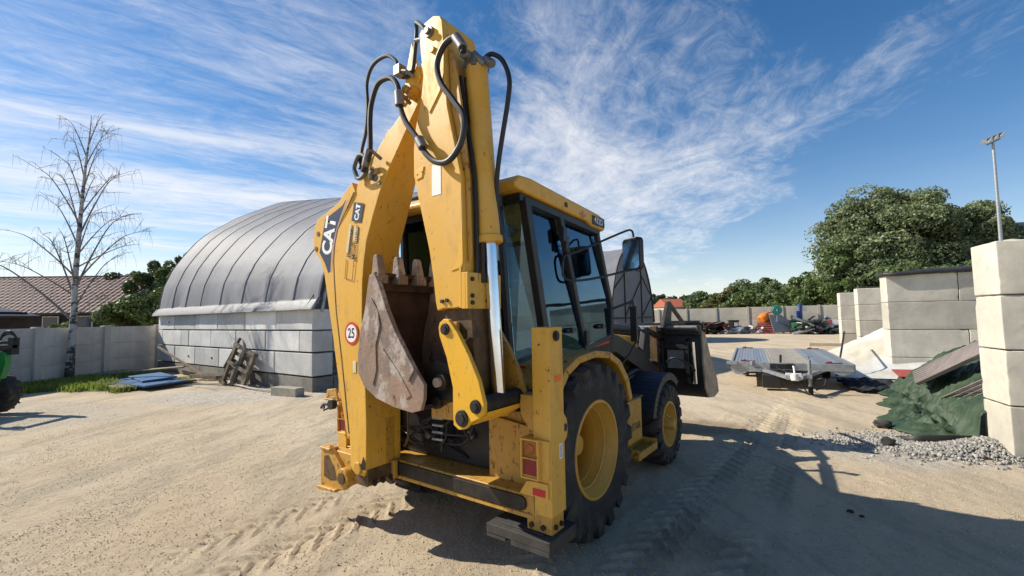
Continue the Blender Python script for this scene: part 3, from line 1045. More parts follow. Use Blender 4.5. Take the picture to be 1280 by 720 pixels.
# ---- backhoe frame at the rear
m = MB()
m.box(-1.19, 1.045, -.875, -.62, .455, .485)       # bottom flange
m.box(-1.19, 1.045, -.868, -.845, .485, .600)      # rear web
m.box(-1.19, 1.045, -.875, -.60, .600, .612)       # top
m.box(-1.05, 1.045, -.70, -.67, 1.02, 1.10)
beam = m.build('rear_beam', YELW, bh, .006)
m = MB()
sl = [(-1.0, .495), (-1.0, .594)] + [(.94 + math.sin(a) * .048, .5445 + math.cos(a) * .048) for a in [R(k) for k in range(0, 181, 20)]]
m.prism(sl, -.885, -.8685, 'y')
m.build('sliding_rail', DARK, beam, .003)
for s in (1, -1):
    x0, x1 = (1.055, 1.19) if s > 0 else (-1.19, -1.055)
    m = MB()
    m.box(x0, x1, -.88, -.70, .50, 1.715)
    post = m.build('stabilizer_leg', YEL, bh, .006)
    m = MB()
    m.box(x0 - .07 if s > 0 else x0 + .012, x1 - .012 if s > 0 else x1 + .07, -.868, -.715, .385, .50)
    m.build('foot_socket', YELW, post, .006)
    for xx in (x0 - .03, x0 + .06) if s > 0 else (x1 + .03, x1 - .06):
        m = MB()
        m.cyl((xx, -.882, .425), (xx, -.862, .425), .017, n=12)
        m.build('bolt', DARK, post)
    for yy in (-.83, -.76):
        m = MB()
        m.cyl(((x1 - .014) if s > 0 else x0 + .014, yy, .43), ((x1 + .004) if s > 0 else x0 - .004, yy, .43), .017, n=12)
        m.build('bolt', DARK, post)
    m = MB()
    m.cyl(((x1 - .01) if s > 0 else x0 + .01, -.79, 1.655), ((x1 + .012) if s > 0 else x0 - .012, -.79, 1.655), .035, n=20)
    m.cyl(((x1) if s > 0 else x0, -.79, 1.655), ((x1 + .02) if s > 0 else x0 - .02, -.79, 1.655), .020, n=12)
    m.build('bolt', DARK, post)
    m = MB()
    # bracket plates joining post and frame
    if s > 0:
        m.prism([(.948, 1.262), (1.054, 1.262), (1.054, 1.03), (1.02, 1.03), (.95, 1.13), (.945, 1.20)], -.872, -.74, 'y')
        m.prism([(.56, .60), (.56, 1.06), (1.054, 1.00), (1.054, .60)], -.74, -.70, 'y')
    else:
        m.prism([(-.948, 1.262), (-1.054, 1.262), (-1.054, 1.03), (-.95, 1.13)], -.872, -.74, 'y')
        m.prism([(-.62, .60), (-.62, 1.06), (-1.054, 1.00), (-1.054, .60)], -.74, -.70, 'y')
    m.build('frame_plate', YELW, bh, .006)
    if s > 0:
        m = MB()
        m.cyl((1.115, -.8805, 1.60), (1.115, -.8825, 1.60), .007, n=10)
        m.build('bolt_hole', PRBLK, post)
        # lug ring on the far side of the post
        m = MB()
        m.prism([(-.70 + 0.0, .93), (-.66, .93), (-.625, .96), (-.612, 1.02), (-.625, 1.08), (-.66, 1.12), (-.70, 1.12)], 1.12, 1.17, 'x')
        m.build('lifting_lug', YEL, post, .01)
        m = MB()
        m.cyl((1.171, -.655, 1.025), (1.172, -.655, 1.025), .028, n=16)
        m.build('lug_hole', PRBLK, post)
        m = MB()
        m.box(1.1905, 1.1925, -.815, -.725, 1.352, 1.396)
        m.build('orange_reflector', ORAP, post)
        m = MB()
        m.box(1.1905, 1.192, -.775, -.735, .845, .945)
        lb = m.build('warning_label', WHT, post)
        lettering('RUWA', 'lettering', PRBLK, lb, (1.1925, -.755, .895), (0, 0, 1), (0, -1, 0), .026, .0005, .01)
        m = MB()
        m.prism([(1.005, .705), (1.054, .712), (1.170, .712), (1.170, .616), (.945, .616)], -.895, -.881, 'y')
        rpz = m.build('reflector_bracket', YEL, bh, .003)
        m = MB()
        m.box(1.055, 1.150, -.899, -.8955, .628, .672)
        m.build('red_reflector', REDP, rpz)
    # tail lamp box
    lx0, lx1 = (.985, 1.125) if s > 0 else (-1.125, -.985)
    m = MB()
    m.box(lx0 - .0, lx1, -.92, -.912, .745, .757)
    m.box(lx0, lx1, -.935, -.80, .980, .992)
    m.box(lx0, lx0 + .012, -.935, -.80, .745, .985)
    m.box(lx1 - .012, lx1, -.935, -.80, .745, .985)
    m.box(lx0, lx1, -.935, -.80, .735, .747)
    m.box(lx0, lx1, -.932, -.915, .860, .869)
    m.box(lx0, lx1 + (.06 if s > 0 else .0), -.90, -.78, .74, .985)
    lp = m.build('tail_lamp', YEL, bh, .004)
    m = MB()
    m.box(lx0 + .016, lx1 - .016, -.918, -.901, .873, .976)
    m.cyl(((lx0 + lx1) / 2, -.919, .925), ((lx0 + lx1) / 2, -.926, .925), .034, .026, n=16)
    m.build('amber_lens', LENSO, lp, .004)
    m = MB()
    m.box(lx0 + .016, lx1 - .016, -.918, -.901, .751, .857)
    m.build('red_lens', LENSR, lp, .004)
# rubber and timber pad bolted under the right foot
m = MB()
m.box(.70, 1.21, -.95, -.60, .325, .383)
m.box(.70, .86, -.945, -.60, .295, .324)
m.box(.905, 1.205, -.948, -.605, .290, .324)
m.box(.80, 1.13, -.90, -.65, .384, .392)
m.build('stabilizer_pad', plain('worn rubber pad', (.055, .05, .045), .8, var=.5, scale=7, bump=.5), bh, .006)

# hoses before a black box added to darken the space between chassis and frame
m = MB()
m.box(-.9, .54, -.66, -.56, .62, 1.30)
m.box(-.35, .45, -.56, -.30, .90, 1.35)
m.build('dark_backing', BLK, bh, .01)
hp = random.Random(3)
for k in range(11):
    x0 = hp.uniform(-.2, .45)
    m = MB()
    z0 = hp.uniform(.85, 1.15)
    m.tube([(x0, -.67, z0), (x0 + hp.uniform(-.1, .1), -.76, z0 - hp.uniform(.02, .1)), (x0 + hp.uniform(-.3, .2), -.80, z0 - hp.uniform(.1, .25)),
            (x0 + hp.uniform(-.5, .1), -.74, hp.uniform(.68, .85)), (x0 + hp.uniform(-.6, 0), -.67, hp.uniform(.66, .95))], hp.uniform(.008, .012), 8, 4)
    ho = m.build('hose', RUB, bh)
for k in range(4):
    m = MB()
    m.cyl((.02, -.80, .98 - k * .055), (.14, -.80, .985 - k * .055), .010, n=8)
    m.build('pipe_fitting', GALV, bh)
for k, (x, z) in enumerate(((-.15, .80), (.1, .77), (.33, .86))):
    m = MB()
    m.cyl((x, -.67, z), (x, -.70, z), .035, n=10)
    m.build('hydraulic_fitting', STEEL, bh, .002)
m = MB()
m.tube([(-.28, -.84, .72), (-.22, -.85, .80), (-.215, -.86, .98), (-.20, -.84, 1.10)], [.012, .010, .008, .006], 8, 2)
m.build('hand_lever', BROWN, bh)

# kingpost casting and lock at the left end
m = MB()
m.box(-1.16, -.80, -.99, -.885, .42, .60)
m.prism([(-1.23, .27), (-1.23, .60), (-1.10, .64), (-1.06, .62), (-.92, .50), (-.82, .42), (-.80, .33), (-.86, .29), (-1.10, .26)], -1.03, -.985, 'y')
m.cyl((-.86, -1.05, .40), (-.86, -.90, .40), .085, n=24)
m.box(-1.22, -1.06, -1.05, -.95, .60, .625)
m.prism([(-1.25, .245), (-1.24, .275), (-.95, .285), (-.95, .262), (-1.22, .24)], -1.06, -.93, 'y')
king = m.build('kingpost', YELW, bh, .01)
m = MB()
m.prism([(-1.17, .36), (-1.17, .54), (-1.10, .56), (-1.0, .46), (-.96, .36), (-1.06, .34)], -1.032, -1.0305, 'y')
m.build('casting_recess', BROWN, king)
m = MB()
m.cyl((-.86, -1.062, .40), (-.86, -1.05, .40), .05, n=18)
m.build('pin', BROWN, king)
m = MB()
m.box(-1.27, -1.06, -.98, -.90, 1.03, 1.05)
m.prism([(-1.26, 1.05), (-1.24, 1.13), (-1.10, 1.15), (-1.06, 1.05), (-1.16, 1.08)], -.97, -.95, 'y')
m.build('lock_bracket', YELW, bh, .006)
m = MB()
m.cyl((-1.09, -1.03, 1.01), (-1.09, -.98, 1.01), .045, n=22)
m.tube([(-1.28, -1.0, .96), (-1.22, -1.01, 1.0), (-1.09, -1.0, 1.01)], .014, 8)
m.tube([(-1.24, -1.0, 1.0), (-1.20, -1.02, .95), (-1.16, -1.0, .97)], .012, 8)
m.build('lock_knob', RUB, bh, .004)

# ---- boom: box section, swung across the rear, curve to the left
seam = [(-.519, 2.863), (-.645, 2.711), (-.757, 2.573), (-.798, 2.451), (-.813, 2.305), (-.80, 2.150), (-.765, 1.856), (-.682, 1.475), (-.639, 1.251), (-.566, .854)]
outer = [(-.560, 2.955), (-.671, 2.885), (-.755, 2.814), (-.93, 2.755), (-1.087, 2.711), (-1.130, 2.665), (-1.149, 2.60), (-1.152, 2.454), (-1.12, 2.40), (-1.039, 2.335), (-.975, 2.216), (-.900, 1.928), (-.825, 1.649),
         (-.762, 1.378), (-.690, 1.115), (-.612, .849)]
right = [(-.341, .60), (-.341, .979), (-.353, 1.216), (-.395, 1.459), (-.405, 1.784), (-.402, 2.09), (-.385, 2.24), (-.345, 2.434), (-.266, 2.618), (-.185, 2.803),
         (-.085, 2.997), (.041, 3.20), (.15, 3.35), (.28, 3.50), (.44, 3.60), (.52, 3.70), (.53, 3.84), (.46, 3.90)]
left_top = [(.165, 3.926), (.118, 3.771), (.089, 3.634), (.041, 3.42), (-.126, 3.31), (-.301, 3.166), (-.475, 3.012)]


def hwb(z):
    t = min(max((z - 2.75) / .5, 0), 1)
    return .172 - .055 * t


BC = -1.0
core = [(.40, 3.84)] + [(.21, 3.70)] + left_top[2:] + seam + [(-.545, .60), (-.50, .555), (-.37, .545)] + right[:-2] + [(.50, 3.80)]
# curved body: side plates proud, webs set in, as one prism with taper towards the tip
m = MB()
m.prism(core, 0, 0, 'y', hw=hwb, mid=BC)
boom = m.build('boom', YEL, bh, .006)
m = MB()
m.prism([(.165, 3.926), (.118, 3.771), (.089, 3.634), (.05, 3.45), (.20, 3.50), (.26, 3.62), (.22, 3.74)], -1.135, -1.118, 'y')
m.prism([(.165, 3.926), (.118, 3.771), (.089, 3.634), (.05, 3.45), (.20, 3.50), (.26, 3.62), (.22, 3.74)], -.882, -.865, 'y')
m.build('boom_ear', YELB, boom, .004)
# outer guard plate with the decals, slightly set back
m = MB()
op = outer + [(-.60, .80)] + [(x + .012, z) for (x, z) in seam[::-1]]
m.prism(op, -1.168, -.84, 'y')
guard = m.build('boom_guard', YEL, boom, .005)
# thin edge rail between guard and box
m = MB()
for i in range(len(seam) - 1):
    (a, b), (c, d) = seam[i], seam[i + 1]
    m.hexa([(a - .012, -1.1735, b), (a + .0, -1.1735, b), (a + .0, -1.14, b), (a - .012, -1.14, b), (c - .012, -1.1735, d), (c + .0, -1.1735, d), (c + .0, -1.14, d), (c - .012, -1.14, d)])
m.build('weld_flange', BROWN, boom)
# step plates on the outside curve
m = MB()
m.prism([(-.126, 3.325), (-.17, 3.33), (-.22, 3.27), (-.18, 3.26)], -1.10, -.90, 'y')
m.prism([(-.301, 3.17), (-.34, 3.19), (-.40, 3.13), (-.36, 3.11)], -1.11, -.89, 'y')
m.build('boom_bracket', YEL, boom, .004)
# guard bolts, sunken
for (x, z) in ((-1.075, 2.575), (-1.105, 2.44)):
    m = MB()
    m.cyl((x, -1.168, z), (x, -1.174, z), .022, n=14)
    m.build('guard_bolt', BROWN, guard)
# decals
m = MB()
m.prism([(-.962, 2.695), (-.70, 2.775), (-.640, 2.820), (-.708, 2.698), (-.800, 2.536), (-.850, 2.405), (-.868, 2.215), (-.905, 2.205), (-.963, 2.300), (-1.050, 2.400)], -1.1695, -1.1685, 'y')
dec = m.build('decal_panel', NAVY, guard, smooth=0)
m = MB()
st = [(-.620, 2.815), (-.700, 2.690), (-.782, 2.545), (-.834, 2.405), (-.852, 2.215)]
for k, (dx, mt) in enumerate(((-.016, 0), (-.006, 0))):
    for i in range(len(st) - 1):
        (a, b), (c, d) = st[i], st[i + 1]
        m.add([(a + dx, -1.1705, b), (a + dx + .006, -1.1705, b), (c + dx + .006, -1.1705, d), (c + dx, -1.1705, d)], [(0, 1, 2, 3)])
m.build('decal_stripe', PINKL, guard, smooth=0)
d1 = Vector((.24, 0, .97)).normalized()      # reading direction of the big letters, bottom to top
lettering('CAT', 'lettering', WHT, dec, (-.893, -1.1710, 2.535), d1, Vector((-d1.z, 0, d1.x)), .215, 0, .038, .80)
m = MB()
m.prism([(-.518, 2.775), (-.380, 2.742), (-.421, 2.588), (-.556, 2.620)], -1.1732, -1.1722, 'y')
sm = m.build('small_decal', NAVY, boom, smooth=0)
d2 = Vector((.25, 0, .97)).normalized()
lettering('CAT', 'lettering', WHT, sm, (-.468, -1.1738, 2.682), d2, Vector((-d2.z, 0, d2.x)), .082, 0, .035, .85)
m = MB()
m.prism([(-.585, 2.600), (-.555, 2.600), (-.60, 2.36), (-.635, 2.36)], -1.1732, -1.1722, 'y')
m.prism([(-.515, 2.575), (-.46, 2.560), (-.48, 2.44), (-.53, 2.44)], -1.1732, -1.1722, 'y')
dl = m.build('dealer_sticker', PALE, boom, smooth=0)
d3 = Vector((.17, 0, .97)).normalized()
lettering('Bergerat', 'lettering', PRBLK, dl, (-.572, -1.1738, 2.43), d3, Vector((-d3.z, 0, d3.x)), .076, 0, .012, .9)
lettering('Monnoyeur', 'lettering', PRBLK, dl, (-.497, -1.1738, 2.43), d3, Vector((-d3.z, 0, d3.x)), .076, 0, .012, .82)
m = MB()
for (a, b) in (((-.625, 2.30), (-.645, 2.14)), ((-.645, 2.14), (-.54, 2.115)), ((-.54, 2.115), (-.515, 2.29))):
    m.tube([(a[0], -1.173, a[1]), (b[0], -1.173, b[1])], .0022, 4)
m.build('sticker_outline', BROWN, boom)
m = MB()
m.lathe([(-1.1735, .0005), (-1.1735, .094)], 40, 'y', (-.545, 0, 1.674))
sg = m.build('speed_sign', REDPRT, boom, smooth=0)
m = MB()
m.lathe([(-1.1745, .0005), (-1.1745, .073)], 40, 'y', (-.545, 0, 1.674))
m.build('sign_face', WHT, sg, smooth=0)
lettering('25', 'lettering', PRBLK, sg, (-.545, -1.1755, 1.672), (1, 0, 0), (0, 0, 1), .115, 0, .016, .85)
m = MB()
m.box(-.522, -.478, -1.1738, -1.1722, 1.355, 1.45)
m.build('warning_label', plain('pale label', (.68, .66, .45), .5, var=.3, scale=40, bump=0), boom, smooth=0)
m = MB()
m.prism([(-.44, .60), (-.345, .60), (-.345, .66), (-.375, .70), (-.40, .64)], -1.1745, -1.172, 'y')
m.build('grease_patch', DARK, boom)
# greasy boom foot
m = MB()
m.prism([(-.52, .50), (-.50, .545), (-.345, .545), (-.33, .50), (-.36, .46), (-.48, .46)], -1.15, -.84, 'y')
m.box(-.345, -.335, -1.16, -.84, .49, .60)
bf = m.build('boom_foot', BROWN, bh, .008)
for yy in (-1.10, -1.02, -.94, -.87):
    m = MB()
    m.cyl((-.336, yy, .485), (-.318, yy, .485), .022, n=12)
    m.build('bolt', DARK, bf)
# boom pivot carriage linking foot to the rail
m = MB()
m.box(-.80, -.34, -.99, -.885, .46, .98)
m.box(-.95, -.30, -.93, -.888, .47, .62)
m.cyl((-.44, -1.19, .60), (-.44, -.81, .60), .05, n=20)
m.build('boom_carriage', YELW, bh, .01)
# cylinder on the outside of the boom foot
m = MB()
m.cyl((-.62, -1.0, .85), (-.80, -1.0, 1.9), .055, n=20)
m.build('boom_cylinder', YELW, bh)

# ---- stick
SC = -1.02


def hws(z):
    return .185 if z > 2.2 else .185


m = MB()
sp_ = [(.486, 3.951), (.395, 3.935), (.345, 3.871), (.350, 3.70), (.372, 3.584), (.348, 3.411), (.286, 3.188), (.262, 3.029), (.264, 2.831), (.309, 2.663), (.367, 2.461),
       (.423, 2.264), (.462, 2.06), (.484, 1.90), (.500, 1.835), (.56, 1.85), (.66, 1.85), (.767, 1.86), (.755, 2.0), (.752, 2.192), (.738, 2.735), (.700, 2.90), (.655, 3.08), (.615, 3.25), (.595, 3.45), (.590, 3.683),
       (.570, 3.880), (.555, 3.93)]
m.prism(sp_, -1.205, -.845, 'y')
stick = m.build('stick', YELB if False else YEL, bh, .01)
# raised +x channel with the cylinder bed
m = MB()
m.prism([(.60, 3.60), (.575, 3.80), (.60, 3.80), (.66, 3.55), (.72, 3.2), (.77, 2.75), (.785, 2.2), (.77, 2.15), (.755, 2.2), (.74, 2.74), (.66, 3.08), (.617, 3.25)], -1.17, -1.15, 'y')
m.prism([(.60, 3.60), (.575, 3.80), (.60, 3.80), (.66, 3.55), (.72, 3.2), (.77, 2.75), (.785, 2.2), (.77, 2.15), (.755, 2.2), (.74, 2.74), (.66, 3.08), (.617, 3.25)], -.90, -.88, 'y')
m.build('stick_flange', YELW, stick, .004)
# overlay plate at the head of the stick with curved lower edge
m = MB()
m.prism([(.486, 3.955), (.395, 3.938), (.343, 3.872), (.352, 3.75), (.375, 3.584), (.40, 3.45), (.44, 3.25), (.55, 3.38), (.588, 3.50), (.592, 3.683), (.572, 3.888), (.55, 3.93)], -1.2135, -1.2055, 'y')
m.build('head_plate', YELB, stick, .003)
m = MB()
m.prism([(.30, 2.86), (.38, 2.88), (.36, 2.80), (.30, 2.79)], -1.212, -1.2055, 'y')
m.prism([(.64, 2.10), (.70, 2.16), (.745, 2.40), (.75, 2.16), (.74, 2.12)], -1.211, -1.2055, 'y')
m.build('wear_pad', YELB, stick, .003)
for (x, z, r_) in ((.454, 3.845, .042), (.489, 3.698, .024), (.36, 2.84, .008), (.31, 2.83, .008)):
    m = MB()
    m.cyl((x, -1.20, z), (x, -1.235 if r_ > .02 else -1.215, z), r_, n=22)
    if r_ > .03:
        m.cyl((x, -1.235, z), (x, -1.255, z), r_ * .6, n=16)
    m.build('pin', STEEL if r_ > .03 else YELW, stick, .003)
m = MB()
m.box(.458, .548, -1.2075, -1.2058, 2.645, 2.865)
m.build('white_plate', WHT, stick)
# bracket with bolts at the lower end
m = MB()
m.box(.715, .735, -1.2125, -1.2055, 1.85, 2.14)
m.box(.770, .790, -1.2125, -.86, 1.845, 2.085)
m.box(.735, .770, -1.2125, -1.2055, 1.845, 2.085)
brk = m.build('end_bracket', YEL, stick, .004)
for (x, z) in ((.555, 1.90), (.60, 1.905)):
    m = MB()
    m.cyl((x, -1.205, z), (x, -1.220, z), .014, n=6)
    m.build('bolt', DARK, brk)
for (y, z) in ((-1.17, 2.04), (-1.17, 1.93), (-1.17, 1.885), (-1.02, 2.03), (-1.02, 1.90)):
    m = MB()
    m.cyl((.789, y, z), (.803, y, z), .015, n=6)
    m.build('bolt', DARK, brk)
# inner extending section
m = MB()
m.prism([(.53, 1.86), (.77, 1.86), (.80, 1.55), (.80, 1.25), (.74, 1.16), (.60, 1.16), (.55, 1.30)], -1.16, -.90, 'y')
inner = m.build('inner_stick', BROWN, bh, .008)
m = MB()
m.box(.60, .67, -1.19, -1.16, 1.70, 1.76)
m.box(.56, .60, -1.19, -.86, 1.62, 1.76)
m.build('link_boss', YELW, inner, .004)
# black hoses and dark channel between stick and cylinder
for dx, dy in ((0, -1.10), (.018, -1.06), (.01, -1.01)):
    m = MB()
    m.tube([(.64 + dx, dy, 3.50), (.68 + dx, dy, 3.2), (.765 + dx, dy, 2.75), (.775 + dx, dy, 2.2), (.775 + dx, dy, 2.02)], .016, 8, 3)
    m.build('hose', RUB, stick)

# bucket cylinder
m = MB()
m.cyl((.705, -1.0, 3.585), (.800, -1.0, 2.33), .082, n=32)
m.cyl((.803, -1.0, 2.345), (.807, -1.0, 2.295), .094, n=32)
cyl = m.build('bucket_cylinder', YEL, bh, .008)
m = MB()
m.cyl((.807, -1.0, 2.30), (.872, -1.0, 1.215), .046, n=28)
m.build('cylinder_rod', CHR, cyl)
m = MB()
m.cyl((.70, -1.13, 3.64), (.70, -.87, 3.64), .035, n=18)
m.box(.66, .76, -1.08, -.92, 3.56, 3.66)
m.cyl((.73, -1.06, 3.66), (.80, -1.02, 3.57), .025, n=12)
m.cyl((.79, -1.0, 3.62), (.86, -1.0, 3.56), .030, n=12)
m.build('cylinder_head', STEEL, cyl, .006)
m = MB()
m.tube([(.77, -1.10, 2.55), (.775, -1.10, 2.20)], .012, 8)
m.build('grease_line', DARK, cyl)

# ---- links of the bucket
lk = [(.563, 1.726), (.575, 1.758), (.613, 1.782), (.655, 1.775), (.69, 1.74), (.733, 1.692), (.824, 1.558), (.91, 1.396), (.951, 1.259), (.950, 1.20), (.910, 1.165), (.847, 1.134),
      (.79, 1.085), (.74, 1.075), (.694, 1.10), (.690, 1.19), (.690, 1.337), (.635, 1.528), (.571, 1.667)]
for (y0, mt) in ((-1.255, YELB), (-.815, YELW)):  # near plate brighter, its sunlit look put into the paint colour
    m = MB()
    m.prism(lk, y0, y0 + .035, 'y')
    l_ = m.build('bucket_link', mt, bh, .005)
    for (x, z, r_) in ((.628, 1.713, .040), (.886, 1.235, .045), (.770, 1.15, .055)):
        m = MB()
        m.lathe([(y0 - .022, .001), (y0 - .022, r_ * .55), (y0 - .012, r_ * .62), (y0 - .012, r_ * .9), (y0, r_)], 24, 'y', (x, 0, z))
        m.build('pin', DARK, l_)
m = MB()
m.cyl((.886, -1.25, 1.235), (.886, -.76, 1.235), .058, n=26)
m.cyl((.80, -1.2, 1.16), (.80, -.80, 1.16), .05, n=20)
m.cyl((.886, -.78, 1.235), (.886, -.74, 1.235), .072, n=26)
m.build('link_tube', DARK, bh, .004)
m = MB()
m.prism([(.80, 1.10), (.93, 1.17), (.94, 1.20), (.83, 1.16)], -1.20, -.82, 'y')
m.build('link_plate', YELB, bh, .004)
m = MB()
for y0 in (-1.17, -.90):
    m.prism([(.40, 1.10), (.40, 1.20), (.50, 1.24), (.78, 1.19), (.78, 1.11), (.55, 1.10)], y0, y0 + .04, 'y')
m.build('lower_link', YELW, bh, .005)

# ---- bucket, curled, opening to the right
shell_o = [(-.035, 2.135), (-.098, 2.09), (-.113, 2.022), (-.146, 1.849), (-.195, 1.717), (-.228, 1.53), (-.222, 1.386), (-.147, 1.290), (-.004, 1.217), (.198, 1.172), (.384, 1.155), (.47, 1.18)]
cut = [(.50, 1.26), (.503, 1.351), (.42, 1.44), (.336, 1.549), (.225, 1.692), (.126, 1.856), (.045, 2.026), (-.02, 2.14)]
by0, by1 = -1.33, -.68
m = MB()
for y0, y1 in ((by0, by0 + .028), (by1 - .028, by1)):
    m.prism(shell_o + cut, y0, y1, 'y')
bucket = m.build('bucket', RUST, bh, .004)
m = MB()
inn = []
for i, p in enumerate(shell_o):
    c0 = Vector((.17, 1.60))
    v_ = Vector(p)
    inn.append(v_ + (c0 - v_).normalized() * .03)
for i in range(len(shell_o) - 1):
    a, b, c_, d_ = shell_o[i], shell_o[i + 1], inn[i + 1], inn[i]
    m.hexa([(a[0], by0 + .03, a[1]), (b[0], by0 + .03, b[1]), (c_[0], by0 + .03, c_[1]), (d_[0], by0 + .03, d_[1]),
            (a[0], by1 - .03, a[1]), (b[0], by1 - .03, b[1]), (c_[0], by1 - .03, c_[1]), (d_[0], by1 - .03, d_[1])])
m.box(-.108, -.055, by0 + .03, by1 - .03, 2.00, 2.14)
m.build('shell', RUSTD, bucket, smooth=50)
# side wear plates
m = MB()
m.prism([(-.015, 2.135), (.05, 2.02), (.13, 1.85), (.228, 1.692), (.34, 1.549), (.42, 1.45), (.36, 1.36), (.27, 1.47), (.16, 1.62), (.06, 1.80), (-.02, 1.97), (-.075, 2.06)], by0 - .014, by0, 'y')
m.build('side_cutter', RUST, bucket, .004)
m = MB()
m.prism([(-.06, 1.95), (-.11, 1.75), (-.15, 1.5), (-.12, 1.36), (-.03, 1.31), (.01, 1.42), (0, 1.6), (.05, 1.74), (.02, 1.86)], by0 - .009, by0, 'y')
m.prism([(.08, 1.58), (.03, 1.48), (.12, 1.38), (.25, 1.30), (.33, 1.24), (.38, 1.27), (.25, 1.42)], by0 - .007, by0, 'y')
m.build('wear_plate', RUST, bucket, .004)
for k in range(4):
    y = -1.285 + k * .19
    m = MB()
    m.prism([(-.075, 2.05), (.01, 2.07), (.01, 2.14), (-.005, 2.20), (-.015, 2.25), (-.03, 2.272), (-.055, 2.272), (-.07, 2.25), (-.075, 2.18), (-.085, 2.12)], y - .034, y + .034, 'y')
    m.v = [(v[0], y + (v[1] - y) * (1 - max(0, v[2] - 2.14) * 1.3), v[2]) for v in m.v]
    t_ = m.build('tooth', RUST, bucket, .012)
    m = MB()
    m.box(-.09, .02, y - .05, y + .05, 2.05, 2.12)
    m.build('tooth_adapter', RUST, t_, .01)
# hinge ears
m = MB()
for y0 in (-1.17, -.92):
    m.prism([(.30, 1.17), (.33, 1.42), (.45, 1.50), (.56, 1.47), (.63, 1.36), (.60, 1.22), (.48, 1.16)], y0, y0 + .035, 'y')
ear = m.build('hinge_ear', DARK, bucket, .006)
m = MB()
m.cyl((.535, -1.22, 1.355), (.535, -.87, 1.355), .055, n=22)
m.cyl((.47, -1.20, 1.21), (.47, -.88, 1.21), .045, n=20)
m.build('hinge_pin', DARK, bucket, .004)
m = MB()
m.cyl((.525, -1.245, 1.355), (.525, -1.215, 1.355), .032, n=16)
m.build('pin_head', plain('tan grease plug', (.45, .33, .25), .5, var=.2), ear)

# ---- hoses at the top of the boom
def hose(pts, r_, y=None, name='hose', mt=RUB, k=6):
    mb = MB()
    mb.tube([(p[0], y if y is not None else p[1], p[-1]) for p in pts], r_, 10, k)
    return mb.build(name, mt, bh)


hose([(-.262, 2.957), (-.172, 3.09), (-.171, 3.35), (-.148, 3.494), (-.065, 3.617), (.081, 3.61), (.165, 3.516), (.18, 3.413), (.204, 3.324), (.263, 3.207), (.404, 3.032), (.458, 2.942), (.563, 2.852), (.689, 2.832),
      (.800, 2.928), (.825, 3.085), (.743, 3.217), (.62, 3.386), (.582, 3.532), (.647, 3.640), (.748, 3.66), (.815, 3.58), (.83, 3.53)], .021, -1.27)
hose([(-.40, -1.2, 3.03), (-.42, -1.17, 3.199), (-.381, -1.16, 3.341), (-.371, -1.15, 3.568), (-.38, -1.15, 3.78), (-.293, -1.15, 3.905), (-.119, -1.15, 3.916), (-.002, -1.15, 3.827),
      (.014, -1.15, 3.755), (.078, -1.15, 3.668), (.186, -1.15, 3.673), (.232, -1.16, 3.804), (.263, -1.17, 3.965), (.293, -1.2, 3.995), (.38, -1.23, 3.92), (.43, -1.24, 3.86)], .015)
lp_ = [(-.473, -1.2, 3.029), (-.416, -1.2, 2.95), (-.308, -1.21, 2.972), (-.281, -1.22, 3.079), (-.371, -1.22, 3.135), (-.466, -1.2, 3.084), (-.475, -1.2, 3.03), (-.45, -1.19, 2.96)]
hose(lp_, .017, mt=plain('grey braided hose', (.12, .12, .12), .35, .3))
hose([(.74, -1.0, 3.60), (.80, -1.0, 3.635), (.86, -1.0, 3.632), (.944, -1.0, 3.555), (.999, -1.0, 3.41), (.986, -1.0, 3.26), (.930, -1.0, 3.01), (.885, -.99, 2.834), (.858, -.98, 2.651), (.85, -.95, 2.45), (.86, -.9, 2.3)], .017)
for (p0, p1, r_) in (((.18, 3.47), (.19, 3.36), .036), ((.395, 3.055), (.44, 2.98), .036), ((.76, 3.66), (.825, 3.56), .034), ((-.172, 3.12), (-.23, 2.99), .030)):
    m = MB()
    m.cyl((p0[0], -1.27, p0[1]), (p1[0], -1.27, p1[1]), r_, n=14)
    m.cyl((p0[0], -1.27, p0[1]), (p0[0], -1.16, p0[1] - .05), .015, n=8)
    m.build('hose_clamp', STEEL, bh, .003)
m = MB()
m.cyl((.20, -1.12, 3.50), (.20, -1.22, 3.50), .050, n=22)
m.cyl((.20, -1.20, 3.50), (.20, -1.24, 3.50), .028, n=16)
m.build('pin', YELW, boom, .003)
m = MB()
m.box(.05, .12, -1.22, -1.15, 3.66, 3.74)
m.tube([(.08, -1.2, 3.70), (.18, -1.2, 3.66), (.22, -1.16, 3.62)], .014, 8)
m.cyl((.28, -1.2, 3.86), (.36, -1.2, 3.84), .016, n=8)
m.build('hose_bracket', STEEL, bh, .003)
m = MB()
m.tube([(-.25, -1.19, 2.99), (-.24, -1.21, 2.95), (-.26, -1.19, 2.91)], .020, 8)
m.cyl((-.22, -1.175, 2.92), (-.22, -1.19, 2.92), .03, n=12)
m.cyl((-.17, -1.175, 2.87), (-.17, -1.19, 2.87), .015, n=10)
m.build('hose_fitting', STEEL, bh, .002)

